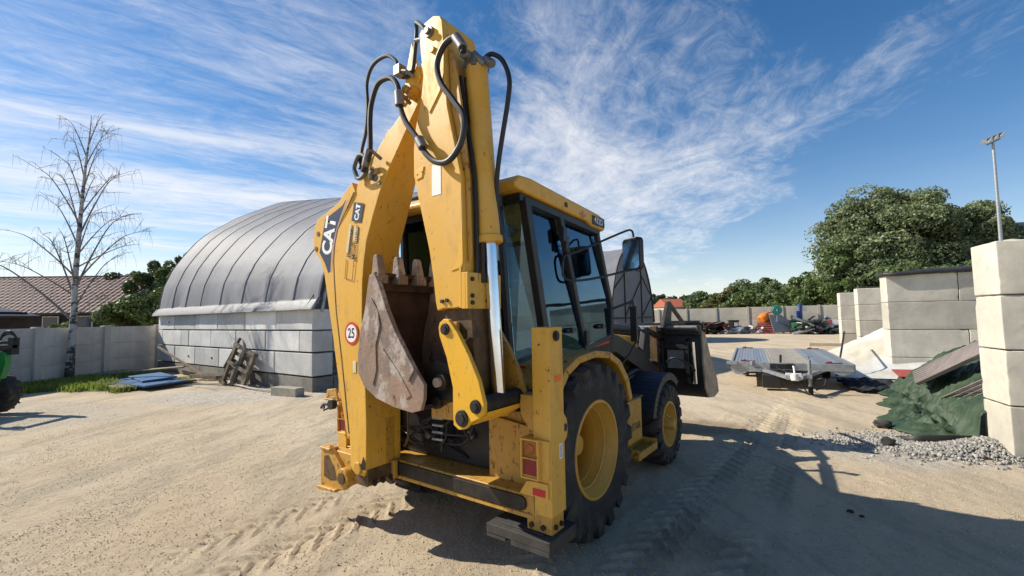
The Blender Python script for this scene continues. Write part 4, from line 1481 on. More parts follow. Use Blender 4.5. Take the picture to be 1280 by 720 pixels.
# ---- loader at the front
lo_o = [(3.22, 1.545), (3.20, 1.50), (3.22, 1.05), (3.28, .75), (3.42, .60), (3.75, .56), (4.05, .60), (4.02, .64), (3.75, .62), (3.45, .66), (3.33, .78), (3.27, 1.06), (3.26, 1.545)]
m = MB()
m.prism(lo_o, -1.14, 1.14, 'x')
m.box(-1.14, 1.14, 3.12, 3.24, 1.50, 1.56)
lb_ = m.build('loader_bucket', BLK, bh, .006)
tanp = plain('scuffed tan steel', (.42, .33, .23), .6, .0, var=.45, scale=6, bump=.3)
for s in (1, -1):
    m = MB()
    m.prism([(3.20, 1.545), (3.36, 1.52), (3.60, 1.20), (3.98, .80), (4.05, .60), (3.75, .56), (3.42, .60), (3.28, .75), (3.22, 1.05)], 1.14 if s > 0 else -1.165, 1.165 if s > 0 else -1.14, 'x')
    m.build('bucket_side', tanp, lb_, .005)
m = MB()
for x in (-.95, -.55, .2, .60, .95):
    m.prism([(3.22, 1.45), (3.10, 1.40), (3.08, 1.15), (3.14, .85), (3.24, .80)], x, x + .05, 'x')
m.box(-1.0, 1.0, 3.08, 3.14, 1.30, 1.36)
m.build('bucket_bracket', BLK, lb_, .005)
for (xa, xb) in ((.28, .56), (.68, .92), (-.4, .15)):  # grey plates added to imitate the light ground seen through the openings
    m = MB()
    m.box(xa, xb, 3.165, 3.19, 1.02, 1.28)
    m.build('opening_panel', plain('grey opening panel', (.26, .27, .28), .5, .2, var=.3) if xa == .28 else bpy.data.materials['grey opening panel'], lb_, .004)
for s in (1, -1):
    x0 = .52 if s > 0 else -.66
    m = MB()
    m.prism([(1.0, 1.52), (1.06, 1.60), (1.5, 1.56), (2.35, 1.30), (2.9, .98), (3.18, .80), (3.16, .66), (2.8, .74), (2.25, 1.08), (1.45, 1.36), (1.04, 1.42)], x0, x0 + .13, 'x')
    la = m.build('loader_arm', BLK, bh, .01)
    m = MB()
    m.cyl((x0 + .065, 1.15, .95), (x0 + .065, 2.2, 1.10), .05, n=18)
    m.build('lift_cylinder', BLK, la)
    m = MB()
    m.cyl((x0 + .065, 2.2, 1.10), (x0 + .065, 2.45, 1.14), .028, n=14)
    m.build('lift_rod', CHR, la)
    m = MB()
    m.prism([(1.0, .80), (1.0, 1.56), (1.16, 1.62), (1.28, 1.5), (1.3, .80)], x0 - .02, x0 + .0, 'x')
    m.prism([(1.0, .80), (1.0, 1.56), (1.16, 1.62), (1.28, 1.5), (1.3, .80)], x0 + .14, x0 + .16, 'x')
    m.build('loader_tower', DARK, bh, .006)
    m = MB()
    m.prism([(2.35, 1.25), (2.50, 1.62), (2.62, 1.62), (2.60, 1.20)], x0 + .03, x0 + .10, 'x')
    m.cyl((x0 + .065, 1.35, 1.66), (x0 + .065, 2.3, 1.60), .045, n=18)
    m.build('tilt_lever', BLK, bh, .006)
    m = MB()
    m.cyl((x0 + .065, 2.3, 1.60), (x0 + .065, 2.56, 1.585), .026, n=14)
    m.build('tilt_rod', CHR, bh)
    m = MB()
    m.prism([(2.52, 1.62), (2.60, 1.56), (3.14, 1.42), (3.16, 1.50)], x0 + .03, x0 + .10, 'x')
    m.build('tilt_link', DARK, bh, .006)
m = MB()
m.box(-.66, .66, 2.60, 2.70, .92, 1.04)
m.build('arm_cross_tube', BLK, bh, .01)
# folded pallet forks on top of the loader bucket
for x in (.66,):
    m = MB()
    m.prism([(3.10, 1.50), (2.95, 1.60), (3.22, 1.96), (3.34, 1.98), (3.38, 1.90), (3.30, 1.55)], x, x + .05, 'x')
    m.prism([(3.34, 1.97), (3.38, 1.90), (4.05, 1.60), (4.06, 1.65)], x, x + .05, 'x')
    m.build('pallet_fork', DARK, bh, .006)
m = MB()
m.box(-.95, 1.12, 3.26, 3.34, 1.56, 1.63)
m.box(-.95, 1.12, 3.45, 3.50, 1.60, 1.66)
m.build('fork_bar', BLK, bh, .006)
m = MB()
m.cyl((1.05, 3.12, 1.40), (1.05, 3.18, .82), .030, n=14)
m.build('bucket_ram_rod', CHR, bh)
m = MB()
m.box(.50, .60, 2.98, 3.06, .72, 1.62)
m.build('hitch_upright', BROWN, bh, .006)
m = MB()
m.cyl((-.95, 3.10, 1.60), (1.12, 3.10, 1.60), .03, n=14)
m.build('hitch_tube', STEEL, bh)
m = MB()
m.tube([(.70, 3.05, 1.10), (.8, 2.98, 1.18), (.95, 3.0, 1.15), (1.08, 3.06, 1.02), (1.02, 3.08, 1.0)], .014, 8, 4)
m.tube([(.45, 3.05, 1.05), (.55, 2.95, 1.12), (.7, 3.0, 1.05)], .014, 8, 4)
m.build('loader_hose', RUB, bh)
m = MB()
bar(m, (.10, -.66, 2.64), (.165, -.66, 2.02), .05, .03)
m.build('pale_cab_pillar', GALV, bh, .003)  # grey cab pillar, its light reflection put into the pale metal colour
# ------------------------------------------------------------ tent halls on block walls
def hall_fabric():
    n = NT('silver tarpaulin')
    a = n.noise(0.8, 6, 0.65, n.coord('Object', (1, 1, .5)))
    c = n.mix(n.ramp(a, .35, .7), (0.22, 0.225, 0.25), (0.29, 0.295, 0.325))
    c = n.mix(n.math('MULTIPLY', n.ramp(n.noise(3.2, 7, .7, n.coord('Object', (3, 1, .25))), .5, .75), .35), c, (.17, .165, .16))
    b1 = n.bump(n.noise(2.2, 6, .6, n.coord('Object', (1.6, 1, .6)), dist=1.2), .30, .05)
    n.bump(n.noise(9, 5, .6), .12, .01, b1)
    n.set(col=c, rough=.60, metal=.0, spec=.22)
    t = n.N.new('ShaderNodeBsdfTranslucent')
    t.inputs[0].default_value = (.62, .63, .66, 1)
    mx = n.N.new('ShaderNodeMixShader')
    mx.inputs[0].default_value = .22
    n.L.new(n.b.outputs[0], mx.inputs[1])
    n.L.new(t.outputs[0], mx.inputs[2])
    n.L.new(mx.outputs[0], n.out.inputs[0])
    return n.m


FAB = hall_fabric()
FABW = plain('white tarpaulin skirt', (.17, .175, .19), .6, var=.15, scale=3, bump=.2, bscale=8, bdist=.02)
FABG = plain('grey gable fabric', (.17, .17, .185), .6, var=.2, scale=1.5, bump=.3, bscale=3, bdist=.05)

hall = thing('tent_hall', 'large silver fabric arch hall standing on a wall of grey concrete blocks', 'hall', (-5.011, 11.188, 0), R(145.37))
HL, HW = 10.44, 14.0
prof0 = [(0, 2.2), (.04, 2.6), (.14, 3.16), (.40, 3.85), (.77, 4.47), (1.18, 5.05), (1.6, 5.5), (2.8, 6.4), (4.6, 7.45), (6.0, 7.85), (7.0, 7.95)]


def hprof(t):
    t = min(t, HW - t)
    for (a, b), (c, d) in zip(prof0, prof0[1:]):
        if t <= c:
            return b + (d - b) * (t - a) / (c - a)
    return prof0[-1][1]


ts = []
for k in range(0, 49):
    s_ = k / 48
    ts.append(HW / 2 * (1 - math.cos(s_ * PI)))
ts = sorted(set([round(t, 4) for t in ts] + [.08, .2, .5, .9, HW - .08, HW - .2, HW - .5]))
mr = random.Random(4)
seamx = [-.25, .94, 2.39, 3.80, 5.26, 6.70, 7.95, 9.15, 10.44]
m = MB()
cols = []
for i in range(len(seamx) - 1):
    for j in range(8):
        cols.append((seamx[i] + (seamx[i + 1] - seamx[i]) * j / 8, j / 8, i))
cols.append((seamx[-1], 0, 8))
for (x, fr, bi) in cols:
    k = .76 + .24 * max(x, 0) / HL
    sag = math.sin(fr * PI) * .028
    for t in ts:
        z = 2.2 + (hprof(t) - 2.2) * k
        # normal of the arch
        e = .05
        dz = (hprof(min(t + e, HW)) - hprof(max(t - e, 0))) * k
        dt = min(t + e, HW) - max(t - e, 0)
        nrm = Vector((-dz, dt)).normalized()
        low = max(0, 1 - abs(z - 2.3) / 1.6)
        wr = (mnoise.noise(Vector((x * 2.4, z * .45, bi * 3.1 + (5 if t > HW / 2 else 0)))) * .05 + mnoise.noise(Vector((x * 6, z * 1.0, 9))) * .02) * low
        off = -sag + wr * (1 if 0 < fr < 1 else .2) + (.010 if fr == 0 else 0)
        m.v.append((x, -(t + nrm[0] * off), z + nrm[1] * off))
nt_ = len(ts)
for i in range(len(cols) - 1):
    for j in range(nt_ - 1):
        m.f.append((i * nt_ + j, (i + 1) * nt_ + j, (i + 1) * nt_ + j + 1, i * nt_ + j + 1))
roofh = m.build('fabric_roof', FAB, hall, smooth=60)
sm_ = roofh.modifiers.new('thickness', 'SOLIDIFY')
sm_.thickness = .012
for i, x in enumerate(seamx):
    m = MB()
    k = .76 + .24 * max(x, 0) / HL
    m.tube([(x, -t + (.02 if t < HW / 2 else -.02), 2.2 + (hprof(t) - 2.2) * k + .002) for t in ts], .010, 6)
    m.build('roof_seam', FAB, hall)
    m = MB()
    m.tube([(x + .05, -(.12 + t * (HW - .24) / HW), 2.1 + (hprof(t) - 2.2) * k - .10) for t in ts[::3]], .04, 6)
    m.build('roof_hoop', GALV, hall)
# skirt along the front: a flap leaning out over the top blocks
m = MB()
for i in range(61):
    x = -.30 + 10.9 * i / 60
    w_ = mnoise.noise(Vector((x * 1.5, 0, 0))) * .015
    for (y, z) in ((-.10, 2.40), (.02, 2.33), (.15 + w_, 2.14), (.17 + w_, 2.08), (.15, 2.07)):
        m.v.append((x, y, z + w_ * .5 - .01))
for i in range(60):
    for j in range(4):
        a = i * 5 + j
        m.f.append((a, a + 5, a + 6, a + 1))
sk = m.build('skirt', FABW, hall, smooth=20)
sm_ = sk.modifiers.new('thickness', 'SOLIDIFY')
sm_.thickness = .015
m = MB()
for x in (-.2, .1, 10.5):
    m.tube([(x, .15, 2.1), (x - .1, -.3, 2.9)], .012, 6)
m.build('tie_rope', BLK, hall)
# far gable cloth
m = MB()
m.prism([(-HW, 2.2)] + [(-t, hprof(t)) for t in ts[::-1]] + [(0, 2.2)], 10.40, 10.43, 'x')
m.build('gable_cloth', FABG, hall)
# frame braces seen through the open near end
m = MB()
for i in range(1, 7):
    t0, t1 = i * 2, i * 2
    m.tube([(.2 + (i % 2) * 1.1, -t0, 2.1 + (hprof(t0) - 2.2) * .78), (1.3 + 2 * (i % 2), -(t0 + 1.6), 2.1 + (hprof(t0 + 1.6) - 2.2) * .8)], .02, 5)
    m.tube([(.2, -t0, 2.05 + (hprof(t0) - 2.2) * .76), (10.3, -t0, 2.05 + (hprof(t0) - 2.2))], .02, 5)
m.build('brace', GALV, hall)
rows = [(-.25, .37, [-.02, 2.2, 4.4, 6.6, 8.8, 10.44]), (.37, .98, [0, 1.83, 3.5, 5.23, 7.05, 8.77, 10.44]), (.98, 1.54, [0, .61, 2.34, 4.10, 5.85, 7.59, 8.25, 9.99, 10.44]),
        (1.54, 2.10, [0, 1.78, 3.55, 5.36, 7.07, 8.88, 10.44])]
PLI = concrete('brown plinth concrete', (.24, .22, .19), (.15, .14, .125), 1.5, .15)
for ri, (z0, z1, xs_) in enumerate(rows):
    for a, b in zip(xs_, xs_[1:]):
        pr = mr.uniform(-.008, .008)
        g = .020
        m = MB()
        m.box(a + g, b - g, -.58 + pr, pr, z0 + g, z1 - g)
        bo = m.build('block', PLI if ri == 0 else CONC_H, hall, .016 if ri else .004)
        if ri and mr.random() < .25 and b - a > 1:
            m = MB()
            m.box(a + .45, a + .52, .002, .012, z0 + .25, z0 + .31)
            m.build('lifting_pocket', PRBLK, bo)
for side in (0, 1):     # end returns of the block walls along the gable and the far wall
    for ri, (z0, z1, xs_) in enumerate(rows):
        for j in range(3):
            y0 = -.6 - (HW - 1.2) * (j / 3) if side else -.6 - j * .62
            y1 = y0 - (HW - 1.2) / 3 + .02 if side else y0 - .60
            if side:
                m = MB()
                m.box(9.84, 10.42, y1, y0, z0 + .008, z1 - .008)
                m.build('block', PLI if ri == 0 else CONC_H, hall, .012)
            elif j == 0 and ri % 2 == 0:
                m = MB()
                m.box(.0, .58, y1 + .008, y0 - .008, z0 + .008, z1 - .008)
                m.build('block', PLI if ri == 0 else CONC_H, hall, .012)
m = MB()
for a in range(6):
    for ri, (z0, z1, xs_) in enumerate(rows):
        m = MB()
        m.box(a * 1.74 + .01, a * 1.74 + 1.73, -HW, -HW + .58, z0 + .008, z1 - .008)
        m.build('block', PLI if ri == 0 else CONC_H, hall, .012)

hall2 = thing('tent_hall', 'smaller grey tunnel tent with closed braced gable, seen past the cab mirror', 'tent', (6.14, 28.0, 0), R(145.37))
W2, H2 = 8.8, 6.55


def h2(t):
    s_ = (t / W2) * 2 - 1
    return 1.2 + (H2 - 1.2) * (max(0, 1 - abs(s_) ** 2.3)) ** .62


m = MB()
tt = [W2 * (1 - math.cos(PI * k / 32)) / 2 for k in range(33)]
for i in range(13):
    for t in tt:
        m.v.append((i * 1.5, -t, h2(t) - (.06 if i % 2 else 0)))
for i in range(12):
    for j in range(32):
        m.f.append((i * 33 + j, (i + 1) * 33 + j, (i + 1) * 33 + j + 1, i * 33 + j + 1))
m.build('fabric_roof', FAB, hall2, smooth=60)
m = MB()
m.prism([(0, 0)] + [(-t, h2(t) - .02) for t in tt] + [(-W2, 0)], .0, .04, 'x')
m.build('gable_cloth', FABG, hall2)
m = MB()
m.tube([(-.04, -t, h2(t)) for t in tt], .06, 6)
for t in (2.6, 6.0):
    m.tube([(-.04, -t, 0), (-.04, -t, h2(t))], .05, 6)
m.tube([(-.04, 0.1, 1.6), (-.04, -W2 + .1, 1.6)], .05, 6)
for (a, b, c_, d_) in ((2.6, 4.6, .5, 3.4), (2.6, 1.7, 6.0, 4.4), (6.0, 1.7, 8.6, 3.3), (6.0, 4.8, 8.0, 3.4), (2.6, 5.1, 6.0, 5.0)):
    m.tube([(-.04, -a, b), (-.04, -c_, d_)], .035, 5)
m.build('gable_frame', DARK, hall2)

# ------------------------------------------------------------ concrete fences


def slab_fence(label, P0, dirv, npan, plen, hh, mat_, slabs, zj=0.0, step=None):
    ang = math.atan2(dirv[1], dirv[0])
    f_ = thing('concrete_fence', label, 'fence', (P0[0], P0[1], 0), ang)
    sh = hh / slabs
    me_cache = []
    for v_ in range(3):
        mb = MB()
        mb.box(.09, plen - .09, -.035, .035, 0.0015, sh - .0015)
        o = mb.build('slab', mat_, None, .008)
        me_cache.append(o)
    mb = MB()
    mb.box(-.10, .10, -.11, .11, -.1, hh + .04)
    pst = mb.build('post', mat_, None, .012)
    first = True
    for i in range(npan + 1):
        zz = (step(i) if step else 0)
        po = pst if i == 0 else pst.copy()
        if i:
            C.objects.link(po)
        po.parent = f_
        po.location = (i * plen, 0, zz)
        if i == npan:
            break
        for k in range(slabs):
            src = me_cache[(i + k) % 3]
            so = src.copy()
            C.objects.link(so)
            so.parent = f_
            so.location = (i * plen, mr.uniform(-.004, .004), zz + k * sh)
    for o in me_cache:
        bpy.data.objects.remove(o)
    return f_


slab_fence('dark grey slab fence on the left behind the bare birch', (-13.83, 17.41), (-.10, -1.0), 8, 2.04, 1.70, CONC_F, 3)
slab_fence('long pale slab fence across the back of the yard below the trees', (8.0, 48.6), (.83, -.555), 14, 2.62, 2.25, CONC_Y, 2, step=lambda i: i * .012)

# ------------------------------------------------------------ block bays on the right


def rough_block(a, b, y0, y1, z0, z1, seed, chip=1.0):
    bm = bmesh.new()
    bmesh.ops.create_cube(bm, size=1.0)
    for v in bm.verts:
        v.co = Vector((a + (b - a) * (v.co.x + .5), y0 + (y1 - y0) * (v.co.y + .5), z0 + (z1 - z0) * (v.co.z + .5)))
    es = [e for e in bm.edges if abs(e.verts[0].co.x - e.verts[1].co.x) > .05]
    bmesh.ops.subdivide_edges(bm, edges=es, cuts=14, use_grid_fill=True)
    es = [e for e in bm.edges if abs(e.verts[0].co.z - e.verts[1].co.z) > .3]
    bmesh.ops.subdivide_edges(bm, edges=es, cuts=8, use_grid_fill=True)
    es = [e for e in bm.edges if abs(e.verts[0].co.y - e.verts[1].co.y) > .3]
    bmesh.ops.subdivide_edges(bm, edges=es, cuts=6, use_grid_fill=True)
    cx, cy, cz = (a + b) / 2, (y0 + y1) / 2, (z0 + z1) / 2
    for v in bm.verts:
        ex = [abs(v.co.x - a) < .001 or abs(v.co.x - b) < .001, abs(v.co.y - y0) < .001 or abs(v.co.y - y1) < .001, abs(v.co.z - z0) < .001 or abs(v.co.z - z1) < .001]
        p = v.co * 3.0 + Vector((seed * 7.1, 0, seed))
        nz = mnoise.noise(p)
        if sum(ex) >= 2:      # edge: rounded and chipped inwards
            k_ = .003 + max(0, mnoise.noise(p * 2.7) - .24) * .035 * chip
            if ex[0]:
                v.co.x += k_ * (1 if v.co.x < cx else -1)
            if ex[1]:
                v.co.y += k_ * (1 if v.co.y < cy else -1)
            if ex[2]:
                v.co.z += k_ * .6 * (1 if v.co.z < cz else -1)
        else:
            v.co += Vector((0, nz * .0012, 0)) if ex[1] else Vector((nz * .0012, 0, 0))
    me = bpy.data.meshes.new('block')
    bm.to_mesh(me)
    bm.free()
    me.polygons.foreach_set('use_smooth', [True] * len(me.polygons))
    me.set_sharp_from_angle(angle=R(22))
    return me


def bay_wall(label, P0, rows_, thick=.60, mat_=CONC_B, ang=-25, sand=True):
    w_ = thing('block_wall', label, 'block wall', (P0[0], P0[1], 0), R(ang))
    for (z0, z1, xs_) in rows_:
        for a, b in zip(xs_, xs_[1:]):
            m = MB()
            g = .006
            pr = mr.uniform(-.008, .008)
            if P0[1] < 15:
                me = rough_block(a + g, b - g, pr, thick + pr, z0 + g, z1 - g, mr.random() * 50)
                me.materials.append(mat_)
                bo = bpy.data.objects.new('block', me)
                C.objects.link(bo)
                bo.parent = w_
                bv = bo.modifiers.new('bevel', 'BEVEL')
                bv.width, bv.segments, bv.limit_method, bv.angle_limit, bv.harden_normals = .012, 2, 'ANGLE', R(60), True
            else:
                m.box(a + g, b - g, pr, thick + pr, z0 + g, z1 - g)
                m.build('block', mat_, w_, .03, 2)
    return w_


bay_wall('nearest tall block wall at the right edge beside the green tarpaulin', (5.85, 5.35),
         [(-.05, .63, [0, 2.4]), (.63, 1.29, [0, 1.2, 2.4]), (1.29, 1.95, [0, 2.4]), (1.95, 2.61, [0, 1.2, 2.4])])
bay_wall('wide block wall behind the green tarpaulin with dark sheeting on top', (11.03, 13.1),
         [(-.37, .43, [0, 2.4, 4.8, 7.2]), (.43, 1.23, [0, 1.75, 4.2, 6.6]), (1.23, 2.03, [0, 2.4, 4.8, 7.2]), (2.03, 2.83, [0, 1.6, 4.0, 6.4])])
bay_wall('third block wall along the bays, right of the pale sheeted pile', (16.9, 21.8),
         [(-.2, .55, [0, 2.4, 4.8, 7.2]), (.55, 1.32, [0, 1.9, 4.3]), (1.32, 2.10, [0, 2.4, 4.8]), (2.10, 2.90, [0, 1.9, 4.3, 6.7])])
bay_wall('farthest block wall in the row, next to the scrap by the back fence', (18.6, 25.3),
         [(-.2, .55, [0, 2.4, 4.8]), (.55, 1.32, [0, 1.9, 4.3]), (1.32, 2.08, [0, 2.4, 4.8]), (2.08, 2.85, [0, 1.9, 4.3])])


def lumps(name, pts, r_, mat_, seed=1, sub=2, flat=.6, amp=.35):
    """heap of rough lumps as one mesh (several merged blobs)"""
    bm = bmesh.new()
    rr = random.Random(seed)
    for (x, y, z, s_) in pts:
        b2 = bmesh.new()
        bmesh.ops.create_icosphere(b2, subdivisions=sub, radius=1)
        off = Vector((rr.uniform(0, 50), rr.uniform(0, 50), 0))
        for v in b2.verts:
            d_ = 1 + amp * mnoise.noise(v.co * 1.6 + off) + amp * .4 * mnoise.noise(v.co * 5 + off)
            v.co = Vector((v.co.x * d_ * s_, v.co.y * d_ * s_, v.co.z * d_ * s_ * flat)) + Vector((x, y, z))
        me = bpy.data.meshes.new('t')
        b2.to_mesh(me)
        b2.free()
        bm.from_mesh(me)
        bpy.data.meshes.remove(me)
    me = bpy.data.meshes.new(name)
    bm.to_mesh(me)
    bm.free()
    me.polygons.foreach_set('use_smooth', [True] * len(me.polygons))
    me.set_sharp_from_angle(angle=R(40))
    me.materials.append(mat_)
    o = bpy.data.objects.new(name, me)
    C.objects.link(o)
    return o


SANDM = plain('pale sand', (.55, .49, .40), .9, var=.2, scale=6, bump=.5)
o = lumps('sand_heap', [(6.30, 5.55, 2.60, .12), (6.6, 5.35, 2.60, .09)], 1, SANDM, 3, 2, .45)
tag(o, 'small lump of pale sand on top of the nearest block wall', 'sand')
m = MB()
for i in range(22):
    x = -.05 + i * .32
    for j, y in enumerate((-.12, .1, .4, .75)):
        m.v.append((x, y, 2.90 + mnoise.noise(Vector((x * .9, y * 2, 1))) * .09 + .01 * i + j * .012))
for i in range(21):
    for j in range(3):
        a = i * 4 + j
        m.f.append((a, a + 4, a + 5, a + 1))
o = m.build('roof_sheet', plain('dark bitumen sheet', (.035, .033, .035), .55, var=.4, scale=5, bump=.4), None, smooth=50, loc=(11.03, 13.1, 0), rz=R(-25))
o.modifiers.new('t', 'SOLIDIFY').thickness = .10
tag(o, 'dark bitumen sheeting lying along the top of the wide block wall', 'sheeting')
m = MB()
m.box(.1, 5, .05, .6, 2.905, 2.98)
o = m.build('roof_sheet', plain('dark bitumen sheet far', (.05, .048, .045), .6, var=.4, scale=5, bump=.4), None, .01, loc=(16.9, 21.8, 0), rz=R(-25))
tag(o, 'dark sheeting on top of the third block wall', 'sheeting')

BO, BA = Vector((5.9, 6.2, 0)), R(-25)


def grid_sheet(name, x0, x1, nx, y0, y1, ny, hf, mat_, th=.01, smooth=60):
    mb = MB()
    for i in range(nx + 1):
        for j in range(ny + 1):
            x, y = x0 + (x1 - x0) * i / nx, y0 + (y1 - y0) * j / ny
            r_ = hf(x, y)
            mb.v.append(r_ if isinstance(r_, tuple) else (x, y, r_))
    for i in range(nx):
        for j in range(ny):
            a = i * (ny + 1) + j
            mb.f.append((a, a + ny + 1, a + ny + 2, a + 1))
    o = mb.build(name, mat_, None, smooth=smooth, loc=BO, rz=BA)
    if th:
        o.modifiers.new('t', 'SOLIDIFY').thickness = th
    return o


def tarp_h(s_, y):
    """s_ runs 0..1 from the loose front edge up the slope"""
    xe = -.62 + .24 * y + .09 * math.sin(y * 4.1) + .05 * math.sin(y * 9.3)
    if y < .3:
        xe += (.3 - y) * 0.9
    x = xe + s_ * 3.4
    x0 = .1 + .12 * y
    h = 1.40 * max(x - x0, 0)
    h = h if h < .9 else .9 + (h - .9) * .30
    h = h * max(0.15, 1 - max(0, y - 3.2) * .32)
    f1 = mnoise.noise(Vector((x * 1.4, y * 3.4, 0)))
    f2 = mnoise.noise(Vector((x * 3.4 + 4, y * 8, 3)))
    f3 = mnoise.noise(Vector((x * 9 + 4, y * 14, 7)))
    loose = max(0, min(1, 1 - (x - x0) * 1.4))
    ed = min(1, s_ * 9)
    z = .03 + h + ed * (loose * (.04 + abs(f1) * .16 + (.35 - abs(f2)) * .20 + abs(f3) * .15) + (1 - loose) * (abs(f1) * .05 + abs(f2) * .07 + abs(f3) * .06))
    if y < 0 and x < .25:
        z *= max(.2, 1 + y * 2.2)
    return (x, y, z)


TARP = NT('green tarpaulin')
_c = TARP.mix(TARP.ramp(TARP.noise(2.5, 5, .6), .35, .7), (.018, .040, .018), (.042, .072, .034))
_c = TARP.mix(TARP.math('MULTIPLY', TARP.ramp(TARP.noise(6, 7, .75), .55, .8), .6), _c, (.16, .17, .12))
TARP.bump(TARP.noise(14, 6, .7, dist=1.5), .35, .02)
TARP = TARP.set(col=_c, rough=.62)
o = grid_sheet('green_tarpaulin', 0, 1, 110, -.28, 5.0, 190, tarp_h, TARP, .006, 70)
tag(o, 'crumpled dark green tarpaulin spread over a slope between two block walls', 'tarpaulin')


def corr(name, UL, LL, LR, UR, n_, ext, label, amp=.034):
    UL, LL, LR, UR = map(Vector, (UL, LL, LR, UR))
    UR = UR + (UR - UL) * ext
    LR = LR + (LR - LL) * ext
    nn = (UR - UL).cross(LL - UL).normalized()
    if nn.z < 0:
        nn = -nn
    K = n_ * 8
    mb = MB()
    for i in range(3):
        for k in range(K + 1):
            t = k / K
            p = (UL.lerp(LL, t)).lerp(UR.lerp(LR, t), i / 2)
            p = p + nn * (amp * math.cos(t * n_ * 2 * PI) + .17)
            mb.v.append(tuple(p))
    for i in range(2):
        for k in range(K):
            a = i * (K + 1) + k
            mb.f.append((a, a + K + 1, a + K + 2, a + 1))
    o = mb.build(name, plain('grey fibre cement', (.30, .265, .26), .8, var=.25, scale=5, bump=.3, rand=.2), None, smooth=60, loc=BO, rz=BA)
    o.modifiers.new('t', 'SOLIDIFY').thickness = .008
    return tag(o, label, 'corrugated sheet', 'corrugated sheets lying on the green tarpaulin')


corr('corrugated_sheet', (.73, 2.97, .50), (.40, 1.77, .40), (.68, .88, .85), (.82, 1.19, 1.05), 7, .7, 'upper grey corrugated sheet lying on the green tarpaulin')
corr('corrugated_sheet', (.25, 1.37, .36), (.33, .83, .26), (.30, -.2, .66), (.35, -.06, .92), 5, .0, 'lower grey corrugated sheet lying on the green tarpaulin next to the near wall', .028)


def pile_h(x, y):
    t = max(0, min(1, (x - .25) / 2.2))
    e = (max(0, min(1, (y - 8.3) / 1.0)) + .12 * max(0, min(1, (y - 6.6) / .8)) * max(0, min(1, (9.3 - y)))) * max(0, min(1, (12.8 - y) / 2.0))
    h = 1.25 * t ** .8 * e
    return h + .02 + e * (abs(mnoise.noise(Vector((x * 1.2, y * 2.6, 5)))) * .16 + mnoise.noise(Vector((x * 5, y * 5, 2))) * .03) * min(1, (x + .3) * 2)


PT = NT('pale plastic sheeting')
_c = PT.mix(PT.ramp(PT.noise(.6, 4, .6), .42, .58), (.56, .56, .54), (.50, .46, .37))
_c = PT.mix(PT.math('MULTIPLY', PT.ramp(PT.noise(3, 7, .7), .5, .75), .4), _c, (.36, .33, .26))
PT.bump(PT.noise(5, 6, .7, dist=1), .4, .05)
PT = PT.set(col=_c, rough=.55)
o = grid_sheet('sheeted_pile', -.15, 3.6, 60, 6.6, 12.8, 100, pile_h, PT, 0)
tag(o, 'sloping pile under white and cream sheeting between the second and third block walls', 'sheeted pile')
NET = plain('black netting', (.018, .018, .02), .7, var=.5, scale=20, bump=.8, bscale=60, bdist=.03)
o = grid_sheet('black_netting', -.15, .95, 36, 4.0, 5.7, 44, lambda x, y: max(.0, .03 + .14 * abs(mnoise.noise(Vector((x * 3.5, y * 3.5, 8)))) + .05 * mnoise.noise(Vector((x * 7, y * 7, 3))) + .04 * min(1, (x + .15) * 3)), NET, 0)
tag(o, 'crumpled black netting on the ground between trailer and green tarpaulin', 'netting')
m = MB()
m.box(0, .65, 0, .38, 0, .02)
o = m.build('red_board', plain('faded red board', (.42, .10, .07), .6, var=.3, scale=8), None, .004)
o.matrix_world = Matrix.Translation((8.35, 9.75, .34)) @ Matrix.Rotation(R(-20), 4, 'Z') @ Matrix.Rotation(R(18), 4, 'X')
tag(o, 'faded red board lying at the top end of the green tarpaulin', 'board')
m = MB()
m.tube([(8.9, 12.4, .02), (9.1, 12.5, .5), (9.35, 12.75, .75), (10.3, 13.9, 1.15)], .025, 8, 4)
o = m.build('bent_pole', DARK)
tag(o, 'long bent dark pole leaning out of the sheeted pile behind the trailer', 'pole')

# gravel heap, liner, stones
STN = plain('grey gravel stones', (.30, .285, .26), .9, var=.45, scale=2.2, bump=.3, rand=.0)


def stones(name, n_, fpos, smin, smax, mat_, seed):
    r_ = np.random.default_rng(seed)
    base = np.array([(1, 0, 0), (-1, 0, 0), (0, 1, 0), (0, -1, 0), (0, 0, 1), (0, 0, -1)], float)
    fc = np.array([(0, 2, 4), (2, 1, 4), (1, 3, 4), (3, 0, 4), (2, 0, 5), (1, 2, 5), (3, 1, 5), (0, 3, 5)])
    P = fpos(r_, n_)
    s = r_.uniform(smin, smax, (n_, 1, 1)) * r_.uniform(.6, 1.2, (n_, 6, 1)) * r_.uniform(.6, 1.3, (n_, 1, 3))
    a = r_.uniform(0, 2 * PI, n_)
    b = r_.uniform(0, 2 * PI, n_)
    V = base[None] * s
    x = V[..., 0] * np.cos(a)[:, None] - V[..., 1] * np.sin(a)[:, None]
    y = V[..., 0] * np.sin(a)[:, None] + V[..., 1] * np.cos(a)[:, None]
    z = V[..., 2]
    y2 = y * np.cos(b)[:, None] - z * np.sin(b)[:, None]
    z2 = y * np.sin(b)[:, None] + z * np.cos(b)[:, None]
    V = np.stack([x, y2, z2], -1) + P[:, None, :]
    F = fc[None] + (np.arange(n_) * 6)[:, None, None]
    return fast_mesh(name, V.reshape(-1, 3), F.reshape(-1, 3), mat_)


